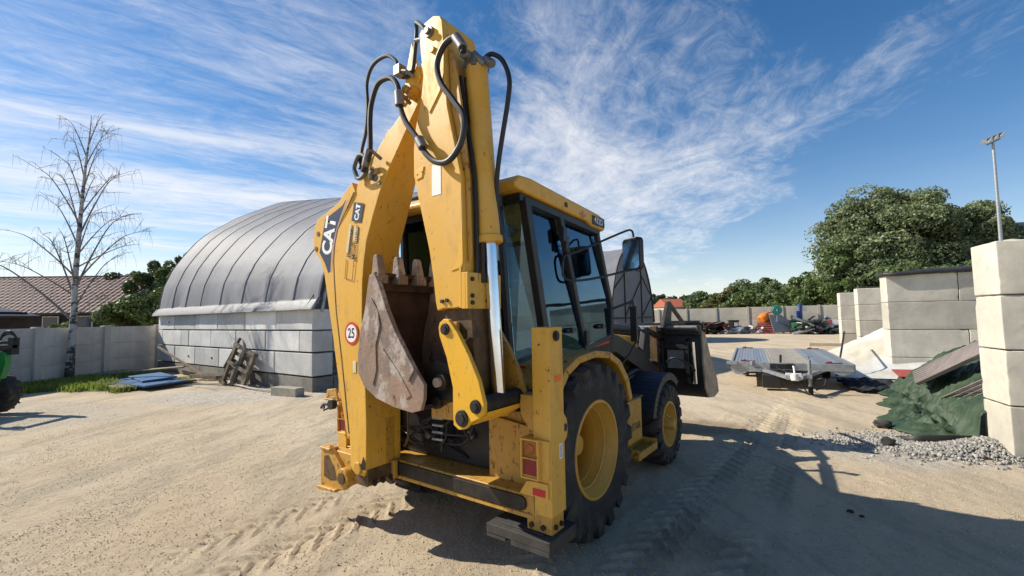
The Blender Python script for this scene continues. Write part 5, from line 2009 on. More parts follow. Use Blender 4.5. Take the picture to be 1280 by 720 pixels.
def fast_mesh(name, V, F, mat_, parent=None, smooth=False):
    me = bpy.data.meshes.new(name)
    me.vertices.add(len(V))
    me.vertices.foreach_set('co', V.astype(np.float32).ravel())
    k = F.shape[1]
    me.loops.add(F.size)
    me.loops.foreach_set('vertex_index', F.ravel().astype(np.int32))
    me.polygons.add(len(F))
    me.polygons.foreach_set('loop_start', np.arange(0, F.size, k, dtype=np.int32))
    me.polygons.foreach_set('loop_total', np.full(len(F), k, dtype=np.int32))
    if smooth:
        me.polygons.foreach_set('use_smooth', np.ones(len(F), dtype=bool))
    me.update()
    me.materials.append(mat_)
    o = bpy.data.objects.new(name, me)
    C.objects.link(o)
    if parent is not None:
        o.parent = parent
    return o


def gravel_pos(r_, n_):
    t = r_.normal(0, 1, (n_, 2))
    X = 5.75 + t[:, 0] * .55
    Y = 5.85 + t[:, 1] * .28 - (X - 5.75) * .25
    hh = .16 * np.exp(-((X - 6.0) ** 2 / .35 + (Y - 5.7) ** 2 / .10))
    return np.stack([X, Y, hh * r_.random(n_) ** .3 + .004], -1)


def stone_mat(name, a, b):
    n = NT(name)
    g_ = n.N.new('ShaderNodeNewGeometry')
    c = n.mix(g_.outputs['Random Per Island'], a, b)
    n.bump(n.noise(60, 4, .6), .3, .004)
    return n.set(col=c, rough=.9)


GRV = stone_mat('mixed gravel', (.16, .15, .135), (.42, .40, .355))
kind(stones('gravel', 7000, gravel_pos, .012, .030, GRV, 5), 'stuff')


def scatter_pos(r_, n_):
    u_ = r_.uniform(0, 1, n_) ** 1.5
    d_ = 1.8 + u_ * 12
    a = r_.uniform(-1.0, 1.0, n_)
    X = d_ * np.tan(a)
    P = np.stack([X, d_, np.zeros(n_)], -1)
    P[:, 2] = ground_height(P[:, 0], P[:, 1]) + .002
    return P




def crumb_pos(r_, n_):
    y = 1.7 + r_.random(n_) ** 1.4 * 9
    x = r_.uniform(-1.2, 1.2, n_) * y
    keep = vnoise(x * 1.1, y * 1.1, 55) + vnoise(x * 4, y * 4, 56) * .5
    x = np.where(keep > .62, x, x * .93 + .1)
    P = np.stack([x, y, 0 * x], -1)
    P[:, 2] = ground_height(x, y) + .001
    return P


kind(stones('crumbs', 90000, crumb_pos, .0018, .0075, stone_mat('soil crumbs', (.38, .30, .20), (.56, .46, .32)), 19), 'stuff')
kind(stones('pebbles', 2200, scatter_pos, .004, .012, stone_mat('ground pebbles', (.22, .19, .15), (.46, .40, .31)), 9), 'stuff')
o = lumps('stone', [(0, 0, .06, .11)], 1, plain('dark stone', (.06, .055, .05), .9, var=.4), 5, 2, .6, .5)
o.location = (5.62, 6.92, 0)
tag(o, 'dark flat stone lying on the sand above the gravel heap', 'stone')
o = lumps('stone', [(0, 0, .05, .085)], 1, plain('dark brown stone', (.05, .042, .036), .9, var=.4), 15, 2, .75, .5)
o.location = (4.95, 6.02, 0)
tag(o, 'blackish angular stone at the left end of the gravel heap', 'stone')
for k, (x, y, s_) in enumerate(((2.96, 4.06, .028), (2.98, 3.96, .020))):
    o = lumps('clod', [(0, 0, .02, s_)], 1, plain('dark clod', (.03, .026, .022), .9, var=.4), 20 + k, 2, .5, .7)
    o.location = (x, y, 0)
    tag(o, ('larger dark clod lying in the machine shadow', 'smaller dark clod lying in the machine shadow nearest the camera')[k], 'clod')
m = MB()
pts = [(5.30, 6.22), (5.45, 6.05), (5.65, 5.93), (5.88, 5.88), (6.05, 5.97), (6.12, 6.10)]
for i, (x, y) in enumerate(pts):
    w_ = .02 + .03 * math.sin(PI * min(i, 5) / 5)
    for (dy, z) in ((.10, .06 + w_ * .5), (.05, .08 + w_), (.0, .12 + w_ * .7), (-.02, .0)):
        m.v.append((x, y + dy, z * (.35 + .65 * math.sin(PI * (i + .6) / 6.5))))
for i in range(len(pts) - 1):
    for j in range(3):
        a = i * 4 + j
        m.f.append((a, a + 4, a + 5, a + 1))
o = m.build('rubber_liner', plain('torn black liner', (.028, .024, .022), .6, var=.4, bump=.4), None, smooth=60)
o.modifiers.new('t', 'SOLIDIFY').thickness = .012
tag(o, 'torn strip of black liner half buried in the gravel heap', 'liner')

# ------------------------------------------------------------ trailer
tr = thing('flatbed_trailer', 'low galvanised car trailer with ribbed deck and drawbar pointing at the camera', 'trailer', (5.50, 11.25, 0), R(-28))
TW, TL, TZ = 2.42, 4.9, .58
for k in range(16):
    m = MB()
    x0 = .04 + k * (TW - .08) / 16
    w_ = (TW - .08) / 16
    z_ = TZ
    wood = 5 <= k <= 10
    m.box(x0 + .004, x0 + w_ * .46, 0, TL, z_ - .03, z_)
    m.box(x0 + w_ * .46, x0 + w_ * .54, 0, TL, z_ - .03, z_ - .012)
    m.box(x0 + w_ * .54, x0 + w_ - .004, 0, TL, z_ - .03, z_)
    m.build('deck_plank', plain('sandy plank', (.46, .41, .33), .6, .3, var=.3, scale=5, rand=.2) if wood and k == 5 else (bpy.data.materials['sandy plank'] if wood else ALU), tr, .003)
m = MB()
m.box(-.02, TW + .02, -.05, 0.0, TZ - .16, TZ + .005)
m.box(-.02, TW + .02, TL, TL + .05, TZ - .16, TZ + .005)
m.box(-.05, 0.0, -.02, TL, TZ - .16, TZ + .012)
m.box(TW, TW + .05, -.02, TL, TZ - .16, TZ + .012)
for k in range(5):
    m.box(0, TW, .5 + k * .95, .56 + k * .95, TZ - .12, TZ - .035)
m.build('frame', GALV, tr, .006)
m = MB()
m.prism([(-.05, TZ - .16), (.45, TZ - .16), (.2, TZ - .30), (.05, TZ - .30)], -.04, 0, 'y')
m.prism([(TW + .05, TZ - .16), (TW - .45, TZ - .16), (TW - .2, TZ - .26)], -.04, 0, 'y')
m.build('front_skirt', GALV, tr, .004)
for x in (.10, TW - .10):
    for y in (2.2, 2.95):
        s_ = 1 if x > 1 else -1
        m = MB()
        m.lathe([(-.09, .12), (-.09, .22), (-.075, .265), (.075, .265), (.09, .22), (.09, .12)], 26, 'x', (x - s_ * .15, y, .265), closed=True)
        wh = m.build('wheel', TYRE, tr)
        m = MB()
        m.lathe([(s_ * .06, .001), (s_ * .06, .10), (s_ * .08, .14)], 20, 'x', (x - s_ * .15, y, .265))
        m.build('rim', GALV, wh)
for s_ in (0, 1):
    xa, xb = (.45, 1.10) if s_ == 0 else (TW - .45, TW - 1.10)
    m = MB()
    bar(m, (xa, .5, TZ - .17), (xb, -1.10, TZ - .20), .07, .11)
    m.build('drawbar', GALV, tr, .006)
m = MB()
m.box(1.14, 1.28, -1.35, -1.0, TZ - .24, TZ - .16)
m.cyl((1.21, -1.40, TZ - .22), (1.21, -1.40, TZ - .08), .06, n=16)
m.tube([(1.21, -1.3, TZ - .1), (1.21, -1.15, TZ + .02), (1.21, -1.02, TZ + .03)], .02, 8)
m.box(1.06, 1.36, -1.02, -.96, TZ - .26, TZ - .12)
m.build('coupling', WHTP, tr, .01)
m = MB()
m.cyl((1.52, -.85, .16), (1.52, -.85, TZ + .16), .035, n=18)
m.cyl((1.52, -.85, TZ + .16), (1.52, -.85, TZ + .24), .012, n=10)
m.box(1.46, 1.58, -.88, -.82, TZ + .235, TZ + .26)
m.box(1.40, 1.56, -.90, -.80, TZ - .24, TZ - .14)
jk = m.build('jockey_stand', GALV, tr, .004)
m = MB()
m.lathe([(-.04, .02), (-.04, .085), (.04, .085), (.04, .02)], 20, 'x', (1.52, -.85, .09), closed=True)
m.build('jockey_wheel', TYRE, jk)
m = MB()
m.box(.62, .98, -.55, -.20, .05, .34)
m.build('toolbox', BLK, tr, .01)
m = MB()
m.box(.80, 1.30, -.06, -.051, TZ - .14, TZ - .02)
m.build('number_board', PRBLK, tr)
for (x, y) in ((.18, .0), (TW - .5, .0), (.15, TL - .1), (TW - .4, TL - .1)):
    m = MB()
    m.box(x, x + .32, y + .02, y + .07, TZ + .012, TZ + .035)
    m.cyl((x + .02, y + .045, TZ + .03), (x + .12, y + .045, TZ + .05), .018, n=8)
    m.build('tie_strap', plain('dark red strap', (.16, .02, .03), .7, var=.3), tr, .004)
m = MB()
m.tube([(1.0, -.05, TZ - .1), (.92, -.35, TZ - .05), (1.1, -.7, TZ - .14), (1.2, -.95, TZ - .12)], .012, 8, 4)
m.tube([(1.02, -.10, TZ + .02), (1.03, -.12, TZ + .2)], .025, 8)
m.build('cable', RUB, tr)
m = MB()
m.tube([(1.60, -1.0, .12), (1.75, -.95, .2), (1.8, -.8, .35), (1.65, -.7, .3), (1.55, -.85, .2)], .014, 8, 4)
m.tube([(1.3, -1.2, .3), (1.42, -1.05, .1), (1.5, -1.15, .05)], .012, 8, 4)
m.build('chain', DARK, tr)
m = MB()
m.box(-.14, .10, -.10, -.02, TZ - .06, TZ + .02)
m.cyl((.42, -.09, TZ - .06), (.42, -.09, TZ + .03), .04, n=12)
m.box(.38, .62, -.09, -.05, TZ - .22, TZ - .12)
m.build('winch', GALV, tr, .006)

# ------------------------------------------------------------ left side: boards, pallets, kerb stone
BLU = plain('blue painted board', (.040, .14, .30), .5, var=.3, scale=4, bump=.2, rand=.3)
WOOD = plain('weathered wood', (.27, .22, .16), .85, var=.45, scale=6, bump=.5, rand=.35)
WOODD = plain('dark weathered wood', (.16, .125, .085), .85, var=.5, scale=6, bump=.5, rand=.35)
pp = Vector((-10.9, 13.2, 0))
for k, (dx, dy, a, z, lx, ly, lab) in enumerate(((-.35, .55, -36, .06, 2.2, 1.1, 'lower blue board of the stack left of the hall, partly covered'), (.45, -.35, -30, .10, 2.3, 1.0, 'front blue board of the stack on the ground left of the hall'),
                                                (.0, .35, -42, .16, 2.3, .8, 'topmost blue board of the stack left of the hall'))):
    m = MB()
    m.box(-lx / 2, lx / 2, -ly / 2, ly / 2, 0, .045)
    o = m.build('blue_board', BLU, None, .005)
    o.location = pp + Vector((dx, dy, z))
    o.rotation_euler = (R(1.5 * k), R(-1), R(a))
    tag(o, lab, 'board', 'blue boards stacked left of the hall')
m = MB()
m.box(-1.1, 1.1, -.9, .9, 0, .05)
m.box(-1.0, -.9, -.85, .85, -.06, 0)
m.box(.9, 1.0, -.85, .85, -.06, 0)
o = m.build('pallet_base', WOOD, None, .006)
o.location = pp + Vector((.1, .0, .06))
o.rotation_euler = (0, 0, R(-34))
tag(o, 'flat timber base under the blue boards left of the hall', 'pallet base')
m = MB()
m.box(-1.2, 1.2, -.14, .14, 0, .045)
o = m.build('plank', WOOD, None, .004)
o.location = (-12.3, 14.9, .22)
o.rotation_euler = (R(4), R(-3), R(15))
tag(o, 'long grey plank lying behind the blue boards near the fence', 'plank')


def pallet(label, M_, dark=False, broken=False):
    t = thing('wooden_pallet', label, 'pallet')
    t.matrix_world = M_
    mt = WOODD if dark else WOOD
    for i in range(3):
        m = MB()
        m.box(0, 1.2, .0 + i * .35, .10 + i * .35, .022, .10)
        o = m.build('bearer', mt, t, .004)
    for i in range(6):
        if broken and i == 4:
            continue
        m = MB()
        m.box(.0 + i * .218, .10 + i * .218, 0, .80, .10, .122)
        m.build('slat', mt, t, .003)
    for i in (0, 2.7, 5):
        m = MB()
        m.box(.0 + i * .22, .10 + i * .22, 0, .80, 0, .022)
        m.build('bottom_slat', mt, t, .003)
    return t


wd = Vector((.8228, -.5683, 0))         # along the hall wall, to the right
wn = Vector((-.5683, -.8228, 0))        # out of the wall towards the yard


def basis(o, x, y, z):
    M_ = Matrix.Identity(4)
    for i, v in enumerate((x, y, z)):
        for j in range(3):
            M_[j][i] = v[j]
    M_.translation = o
    return M_


lean = R(14)
upv = (Vector((0, 0, 1)) * math.cos(lean) - wn * math.sin(lean)).normalized()
tl = R(12)
xax = (wd * math.cos(tl) * .0 + upv * math.cos(tl) + wd * math.sin(tl)).normalized()
yax = (wd * math.cos(tl) - upv * math.sin(tl)).normalized()
basep = Vector((-5.011, 11.188, 0)) - wd * 3.95 + wn * .50
pallet('dark broken wooden pallet leaning against the block wall of the hall', basis(basep + Vector((0, 0, .06)), xax, yax * 1.75, xax.cross(yax).normalized()), True)
m = MB()
bar(m, (0, 0, 0), (0, 0, .95), .09, .025)
o = m.build('loose_slat', WOODD, None, .003)
pa = Vector((-5.011, 11.188, 0)) - wd * 3.9 + wn * .38 + Vector((0, 0, .45))
o.matrix_world = basis(pa, wd.cross((-upv + wd * .4).normalized()), wd, (upv * .9 + wd * .45).normalized())
tag(o, 'loose dark slat hanging diagonally across the leaning pallet', 'slat')
fx = Vector((.93, -.36, 0)).normalized()
pallet('pale wooden pallet lying flat on the ground left of the leaning pallet', basis(Vector((-10.1, 14.0, .05)), fx, Vector((.36, .93, 0)).normalized(), Vector((0, 0, 1))), False)
m = MB()
bar(m, (-12.7, 16.0, .95), (-10.2, 14.7, .10), .07, .05)
o = m.build('timber_pole', WOOD, None, .004)
tag(o, 'slim timber pole leaning on the left end of the block wall', 'pole')
m = MB()
m.box(-.42, .42, -.13, .13, 0, .20)
o = m.build('kerb_stone', CONC_K, None, .012)
o.location = (-5.45, 10.85, 0)
o.rotation_euler = (0, 0, R(-24))
tag(o, 'short grey concrete kerb stone lying before the corner of the hall wall', 'kerb stone')
m = MB()
m.tube([(-8.2, 12.9, .04), (-7.4, 12.25, .05), (-6.9, 11.85, .04), (-6.3, 11.45, .05), (-5.7, 11.1, .04)], .025, 8, 4)
o = m.build('old_pipe', plain('pale pipe', (.42, .38, .32), .7, var=.3))
tag(o, 'thin pale pipe lying along the foot of the hall wall', 'pipe')
m = MB()
m.box(0, 5.5, 0, .16, 0, .16)
o = m.build('kerb', plain('pale kerb', (.46, .42, .33), .9, var=.2), None, .01)
o.location = (15.6, 23.6, 0)
o.rotation_euler = (0, 0, R(-25))
tag(o, 'low pale kerb running to the foot of the third block wall', 'kerb')

# ------------------------------------------------------------ red roofed house and shed behind the fence
TILE = NT('red brown roof tiles')
_v = TILE.noise(.7, 6, .65)
_c = TILE.mix(TILE.ramp(_v, .35, .7), (.085, .032, .030), (.14, .062, .058))
_c = TILE.mix(TILE.math('MULTIPLY', TILE.ramp(TILE.noise(14, 4, .6), .5, .7), .4), _c, (.30, .22, .21))
TILE = TILE.set(col=_c, rough=.65, spec=.3)
hs_ = thing('house', 'low house with brown red tiled roof behind the left fence', 'house', (-25.0, 27.8, 0), R(4))
# local: x to the left, eave along x, ridge behind
m = MB()
for i in range(0, 119):
    for j in range(0, 12):
        for e in (0, 1):
            x = -i * .17
            y = j * .36
            zz_ = 2.50 + j * .225 + (.0 if e == 0 else .212)
            yy = y if e == 0 else y + .355
            m.v.append((x, yy - .35, zz_ + (.055 if i % 2 else 0) + (.014 if e == 0 else 0)))
for i in range(118):
    for j in range(23):
        a = i * 24 + j
        m.f.append((a, a + 24, a + 25, a + 1))
kind(m.build('roof_tiles', TILE, hs_, smooth=0), 'stuff')
m = MB()
m.box(-20, 0, 3.85, 4.05, 5.12, 5.25)
m.build('ridge_cap', TILE, hs_, .05)
m = MB()
m.prism([(-.35, 2.50), (4.05, 5.15), (8.3, 2.5)], -.0, .12, 'x')
m.box(-20, 0, -.42, -.36, 2.42, 2.55)
m.build('barge_board', BLK, hs_)
DWD = plain('dark timber cladding', (.035, .028, .024), .8, var=.4, scale=3)
m = MB()
m.box(-20, -.6, .2, 7.7, 0, 2.6)
m.prism([(.2, 2.6), (4.05, 5.3), (7.7, 2.6)], -.9, -.6, 'x')
m.build('wall', DWD, hs_)
for x in (-2.2, -4.2, -6.4, -8.6):
    m = MB()
    m.box(x, x + .95, .14, .19, 1.5, 2.35)
    wf = m.build('window', WHTP, hs_)
    m = MB()
    m.box(x + .07, x + .88, .12, .135, 1.57, 2.28)
    m.build('pane', plain('dark pane', (.05, .07, .09), .1, var=.1, bump=0), wf)
m = MB()
m.prism([(4.2, 2.55), (8.4, 2.55), (4.2, 5.1)], -20, 0, 'x')
m.build('rear_roof', TILE, hs_)
shed = thing('shed', 'dark low shed with sloping roof at the left edge behind the fence', 'shed', (-23.8, 20.2, 0), R(12))
m = MB()
m.box(-6, -1.0, 0, 3.5, 0, 2.5)
m.build('wall', DWD, shed)
m = MB()
m.prism([(-7, 2.75), (-3.8, 3.15), (-.6, 2.3), (-.6, 2.2), (-3.8, 3.02), (-7, 2.62)], -.3, 3.8, 'y')
m.build('roof', BLK, shed)

bd = thing('warehouse', 'pale grey flat roofed building just visible at the right edge behind the trees', 'building', (65.6, 58, 0), R(-12))
m = MB()
m.box(0, 8, 0, 12, 0, 12.4)
m.build('wall', plain('grey cladding', (.32, .35, .38), .6, var=.1), bd)
m = MB()
m.box(-.4, 8.4, -.4, 12.4, 12.4, 13.0)
m.build('roof_edge', plain('dark roof edge', (.12, .15, .18), .5, var=.1), bd)
rh = thing('house', 'far house with orange red roof among the trees, above the loader forks', 'house', (29.2, 78, 0), R(8))
m = MB()
m.box(-1.8, 1.8, 0, 6, 0, 3.2)
m.build('wall', plain('pale render', (.5, .47, .42), .8, var=.1), rh)
m = MB()
m.prism([(-.5, 3.1), (3, 4.6), (6.5, 3.1)], -2, 2, 'x')
m.build('roof', plain('orange roof tiles', (.42, .12, .06), .7, var=.2), rh)

# floodlight mast
fm = thing('floodlight_mast', 'tall grey mast with a pair of floodlights beyond the nearest block wall', 'floodlight', (42.75, 38.6, 0))
m = MB()
m.cyl((0, 0, 0), (.15, 0, 16.5), .17, .10, 14)
m.build('mast', GALV, fm)
m = MB()
bar(m, (-.55, -.1, 16.25), (.85, .05, 16.85), .10, .10)
m.build('cross_arm', STEEL, fm)
for k, (x, z) in enumerate(((-.40, 16.45), (.15, 16.68), (.70, 16.90))):
    m = MB()
    m.hexa([(x - .26, -.3, z - .10), (x + .26, -.3, z + .08), (x + .26, .3, z + .16), (x - .26, .3, z - .02),
            (x - .26, -.25, z + .30), (x + .26, -.25, z + .50), (x + .26, .2, z + .52), (x - .26, .2, z + .34)])
    fl = m.build('floodlight', STEEL, fm, .02)
    m = MB()
    m.hexa([(x - .22, -.33, z - .07), (x + .22, -.33, z + .10), (x + .22, -.31, z + .10), (x - .22, -.31, z - .07),
            (x - .22, -.28, z + .10), (x + .22, -.28, z + .46), (x + .22, -.26, z + .46), (x - .22, -.26, z + .10)])
    m.build('lens', plain('floodlight glass', (.75, .72, .60), .3, var=.1, bump=0), fl)
# ------------------------------------------------------------ scrap and containers along the far fence
def far(px_x, depth):
    """ground point at this depth, px_x = tangent of the bearing"""
    return Vector((px_x * depth, depth, 0))


def heap(name, label, cat, c, n_, sx, sy, sz, mats, seed, smin=.3, smax=1.2):
    rr = random.Random(seed)
    t = thing(name, label, cat, c)
    for k in range(n_):
        m = MB()
        l_, w_, h_ = rr.uniform(smin, smax), rr.uniform(.15, .5), rr.uniform(.03, .18)
        Mx = (Matrix.Translation((rr.uniform(-sx, sx), rr.uniform(-sy, sy), rr.uniform(.1, sz))) @
              Matrix.Rotation(rr.uniform(0, PI), 4, 'Z') @ Matrix.Rotation(rr.uniform(-.6, .6), 4, 'X') @ Matrix.Rotation(rr.uniform(-.6, .6), 4, 'Y'))
        m.box(-l_ / 2, l_ / 2, -w_ / 2, w_ / 2, -h_ / 2, h_ / 2, Mx)
        m.build('scrap_piece', mats[k % len(mats)], t, .01)
    return t


MRED = plain('dark red paint', (.10, .012, .015), .5, var=.5, scale=2)
MGRY = plain('mixed grey metal', (.22, .23, .24), .6, .3, var=.4, scale=2)
MGRN = plain('dull green metal', (.05, .08, .06), .6, var=.4, scale=2)
heap('scrap_heap', 'heap of dark red and black scrap against the far fence, nearest the loader bucket', 'scrap heap', (17.9, 39.6, 0), 42, 1.0, .6, .95, [MRED, BLK, DARK, MRED, DARK], 3, .4, 1.6)
g = heap('scrap_heap', 'tangle of grey steel frames and green parts beside the farthest block wall', 'scrap heap', (24.9, 36.5, 0), 70, 1.5, .5, 1.1, [MGRY, MGRN, GALV, DARK, MGRN], 5, .5, 1.9)
for k in range(14):
    m = MB()
    rr = random.Random(50 + k)
    a = Vector((rr.uniform(-1.8, 1.4), rr.uniform(-.5, .5), rr.uniform(.05, .7)))
    m.tube([a, a + Vector((rr.uniform(.4, 1.5), rr.uniform(-.4, .4), rr.uniform(-.1, .8)))], .035, 6)
    m.build('steel_tube', [GALV, DARK, MGRY][k % 3], g)
heap('scrap_heap', 'low pile of pale boxes and red brown boards left of the red crate', 'scrap heap', (20.9, 38.9, 0), 18, .8, .4, .55, [WHTP, MGRY, plain('brown boards', (.2, .08, .05), .7), WHTP], 8, .3, .8)
o = lumps('tarp_heap', [(0, 0, .25, .75), (.6, .1, .2, .6), (-.6, 0, .15, .55)], 1, plain('grey blue tarpaulin', (.16, .19, .23), .6, var=.3, scale=2, bump=.5, bscale=4, bdist=.05), 31, 3, .55, .5)
o.location = (19.35, 38.9, 0)
tag(o, 'grey blue sheeted heap under the black tub by the far fence', 'sheeted heap')
tb = thing('tub', 'black plastic tub with pale label standing on the grey sheeted heap', 'tub', (19.3, 39.0, .50))
m = MB()
m.lathe([(0, .001), (0, .34), (.62, .42), (.64, .47), (.70, .47), (.70, .42), (.05, .31), (.05, .001)], 24, 'z')
m.build('shell', BLK, tb)
m = MB()
m.box(-.12, .16, -.40, -.385, .18, .5)
m.build('label', WHT, tb)
cr = thing('crate', 'red lattice crate standing by the far fence under an orange drum', 'crate', (22.0, 38.9, 0), R(-25))
for k in range(5):
    m = MB()
    m.box(-.62, .62, -.42, -.38, .08 + k * .19, .20 + k * .19)
    m.box(-.62, .62, .38, .42, .08 + k * .19, .20 + k * .19)
    m.build('slat', plain('pale red plastic', (.50, .10, .08), .6, var=.25, scale=4) if k == 0 else bpy.data.materials['pale red plastic'], cr)
m = MB()
for k in range(7):
    m.box(-.62 + k * .2, -.58 + k * .2, -.40, -.37, .05, 1.02)
m.box(-.60, .60, -.36, .36, .05, .8)
m.build('crate_body', MRED, cr)
dr = thing('drum', 'bright orange tilted drum lying on the red crate', 'drum', (21.9, 38.9, 1.35))
m = MB()
m.lathe([(-.42, .001), (-.42, .30), (-.36, .36), (-.05, .38), (0, .40), (.05, .38), (.36, .34), (.42, .28), (.42, .001)], 26, 'x')
m.build('shell', plain('orange yellow plastic', (.75, .22, .02), .5, var=.2), dr)
m = MB()
m.lathe([(.42, .001), (.42, .15), (.48, .15), (.48, .001)], 16, 'x')
m.build('cap', REDP, dr)
dr.rotation_euler = (0, R(-28), R(20))
sb = thing('wheeled_bin', 'green fronted wheeled bin with black lid by the far fence', 'bin', (23.43, 37.2, 0), R(-25))
m = MB()
m.hexa([(-.24, -.28, .08), (.24, -.28, .08), (.24, .28, .08), (-.24, .28, .08), (-.31, -.36, 1.05), (.31, -.36, 1.05), (.31, .36, 1.05), (-.31, .36, 1.05)])
m.build('body', BLK, sb, .02)
m = MB()
m.hexa([(-.20, -.325, .35), (.20, -.325, .35), (.20, -.30, .35), (-.20, -.30, .35), (-.22, -.375, .95), (.22, -.375, .95), (.22, -.35, .95), (-.22, -.35, .95)])
m.build('front_panel', plain('bright green plastic', (.05, .40, .14), .4, var=.15), sb)
m = MB()
m.prism([(-.40, 1.05), (-.36, 1.13), (.2, 1.17), (.42, 1.10), (.42, 1.05)], -.34, .34, 'x')
m.build('lid', BLK, sb, .01)
for x in (-.26, .26):
    m = MB()
    m.cyl((x - .03, .30, .10), (x + .03, .30, .10), .10, n=16)
    m.build('wheel', RUB, sb)
BLUP = plain('blue steel paint', (.03, .08, .30), .5, var=.3, scale=3)
pst = thing('blue_post', 'tall blue steel post with small white box by the far fence', 'post', (23.97, 37.1, 0))
m = MB()
m.box(-.11, .11, -.08, .08, 0, 2.45)
m.build('column', BLUP, pst, .01)
m = MB()
m.box(-.36, -.14, -.06, .06, .4, 1.9)
m.build('side_arm', BLUP, pst, .01)
m = MB()
m.box(.12, .48, -.10, .05, 1.9, 2.3)
m.build('white_box', WHTP, pst, .01)
rl = thing('hose_reel', 'teal round reel with a red arm on a grey stand beside the orange drum', 'reel', (22.6, 38.1, 0))
m = MB()
m.lathe([(-.12, .12), (-.12, .40), (-.06, .42), (-.06, .16), (.06, .16), (.06, .42), (.12, .40), (.12, .12)], 26, 'y', (0, 0, 2.0), closed=True)
m.build('drum', plain('teal paint', (.02, .30, .26), .4, var=.2), rl)
m = MB()
m.tube([(-.15, -.1, 1.95), (-.9, -.1, 1.75), (-1.0, -.1, 1.6)], .05, 8)
m.build('arm', REDP, rl)
m = MB()
m.box(-.05, .05, -.03, .03, 0, 1.9)
m.build('stand', GALV, rl)
m = MB()
m.hexa([(-.9, -.05, 0), (.9, -.05, 0), (.9, .0, 0), (-.9, .0, 0), (-.9, .6, 1.5), (.6, .6, 1.5), (.6, .65, 1.5), (-.9, .65, 1.5)])
o = m.build('steel_panel', plain('grey steel panel', (.25, .27, .29), .5, .3, var=.25), None, .01)
o.location = (22.95, 37.75, .1)
tag(o, 'grey steel panel leaning on the far fence behind the green bin', 'panel')
br = thing('road_barrier', 'red and white striped barrier board on the scrap beside the farthest wall', 'barrier', (26.3, 36.0, .72), R(-25))
m = MB()
m.box(-.75, .75, -.02, .02, 0, .42)
m.build('board', WHTP, br, .01)
for x in (-.75, .0, .52):
    m = MB()
    m.box(x, x + .3, -.026, -.021, 0.02, .40)
    m.build('red_stripe', REDP, br)
for x in (-.6, .6):
    m = MB()
    m.box(x - .03, x + .03, .02, .06, -.72, .3)
    m.build('leg', GALV, br)
sk = thing('skip', 'black open container standing by the far fence behind the loader', 'container', (15.8, 41.8, 0), R(-28))
m = MB()
m.hexa([(-1.2, -.8, 0), (1.2, -.8, 0), (1.2, .8, 0), (-1.2, .8, 0), (-1.6, -.9, 1.15), (1.6, -.9, 1.15), (1.6, .9, 1.15), (-1.6, .9, 1.15)])
m.box(-1.62, 1.62, -.93, -.88, 1.10, 1.2)
for k in range(6):
    m.box(-1.2 + k * .45, -1.13 + k * .45, -.95, -.85, .1, 1.1)
m.build('body', BLK, sk, .02)
dk = thing('implement', 'dark farm implement parked before the far fence beside the black container', 'implement', (12.2, 41.5, 0), R(-25))
for k in range(9):
    m = MB()
    m.lathe([(-.04, .001), (-.03, .30), (.03, .30), (.04, .001)], 18, 'x', (-2 + k * .5, 0, .32))
    m.build('disc', DARK, dk)
m = MB()
m.box(-2.3, 2.4, -.1, .1, .70, .85)
m.box(-1.5, -1.4, -.9, .1, .5, .8)
m.box(1.4, 1.5, -.9, .1, .5, .8)
m.tube([(-1.4, -.8, .8), (0, -1.2, 1.3), (1.4, -.8, .8)], .05, 8)
m.build('frame', BLK, dk, .01)
bm_ = thing('barrel', 'two tone grey barrel beside the dark red scrap heap', 'barrel', (16.6, 39.8, 0))
m = MB()
m.lathe([(0, .001), (0, .29), (.28, .30), (.30, .31), (.32, .30), (.58, .30), (.60, .31), (.62, .30), (.88, .29), (.88, .001)], 22, 'z')
m.build('shell', MGRY, bm_)

# ------------------------------------------------------------ green tractor at the left edge
GRN = plain('green machine paint', (.02, .22, .05), .35, var=.2, scale=3, bump=.05)
tg = thing('green_tractor', 'small green loader tractor at the left edge, only its front in view', 'tractor', (-10.22, 8.75, 0), R(0))
# local x towards the yard (right), nose at x = 0
m = MB()
m.box(-2.6, -.55, -.45, .35, .55, 1.15)
m.prism([(-1.9, 1.1), (-1.8, 1.45), (-.75, 1.38), (-.60, 1.1)], -.40, .30, 'y')
m.build('body', GRN, tg, .03)
m = MB()
m.prism([(-.40, .50), (-.26, .50), (-.10, 1.02), (-.12, 1.25), (-.20, 1.28), (-.34, 1.15), (-.36, .9)], -.56, -.44, 'y')
m.prism([(-.70, .95), (-.35, 1.05), (-.16, 1.02), (-.14, .94), (-.35, .90), (-.7, .80)], -.50, -.38, 'y')
m.prism([(-1.9, 1.2), (-.9, 1.25), (-.35, 1.16), (-.30, 1.04), (-.9, 1.1), (-1.9, 1.05)], -.52, -.40, 'y')
m.prism([(-1.9, 1.2), (-.9, 1.25), (-.35, 1.16), (-.30, 1.04), (-.9, 1.1), (-1.9, 1.05)], .34, .46, 'y')
m.prism([(-.40, .50), (-.26, .50), (-.10, 1.02), (-.12, 1.25), (-.20, 1.28), (-.34, 1.15), (-.36, .9)], .36, .48, 'y')
m.build('loader_arm', GRN, tg, .012)
m = MB()
m.box(-.95, .00, .36, .46, 1.28, 1.34)
m.box(-.95, .00, .36, .46, 1.42, 1.48)
m.box(-.06, .04, .34, .48, 1.20, 1.55)
m.box(-.10, .04, -.46, .46, 1.33, 1.40)
m.box(-.95, -.20, -.46, -.38, 1.30, 1.35)
m.box(-.95, -.20, -.46, -.38, 1.42, 1.47)
m.box(-.26, -.18, -.52, -.32, 1.28, 1.52)
m.build('quick_hitch', BLK, tg, .008)
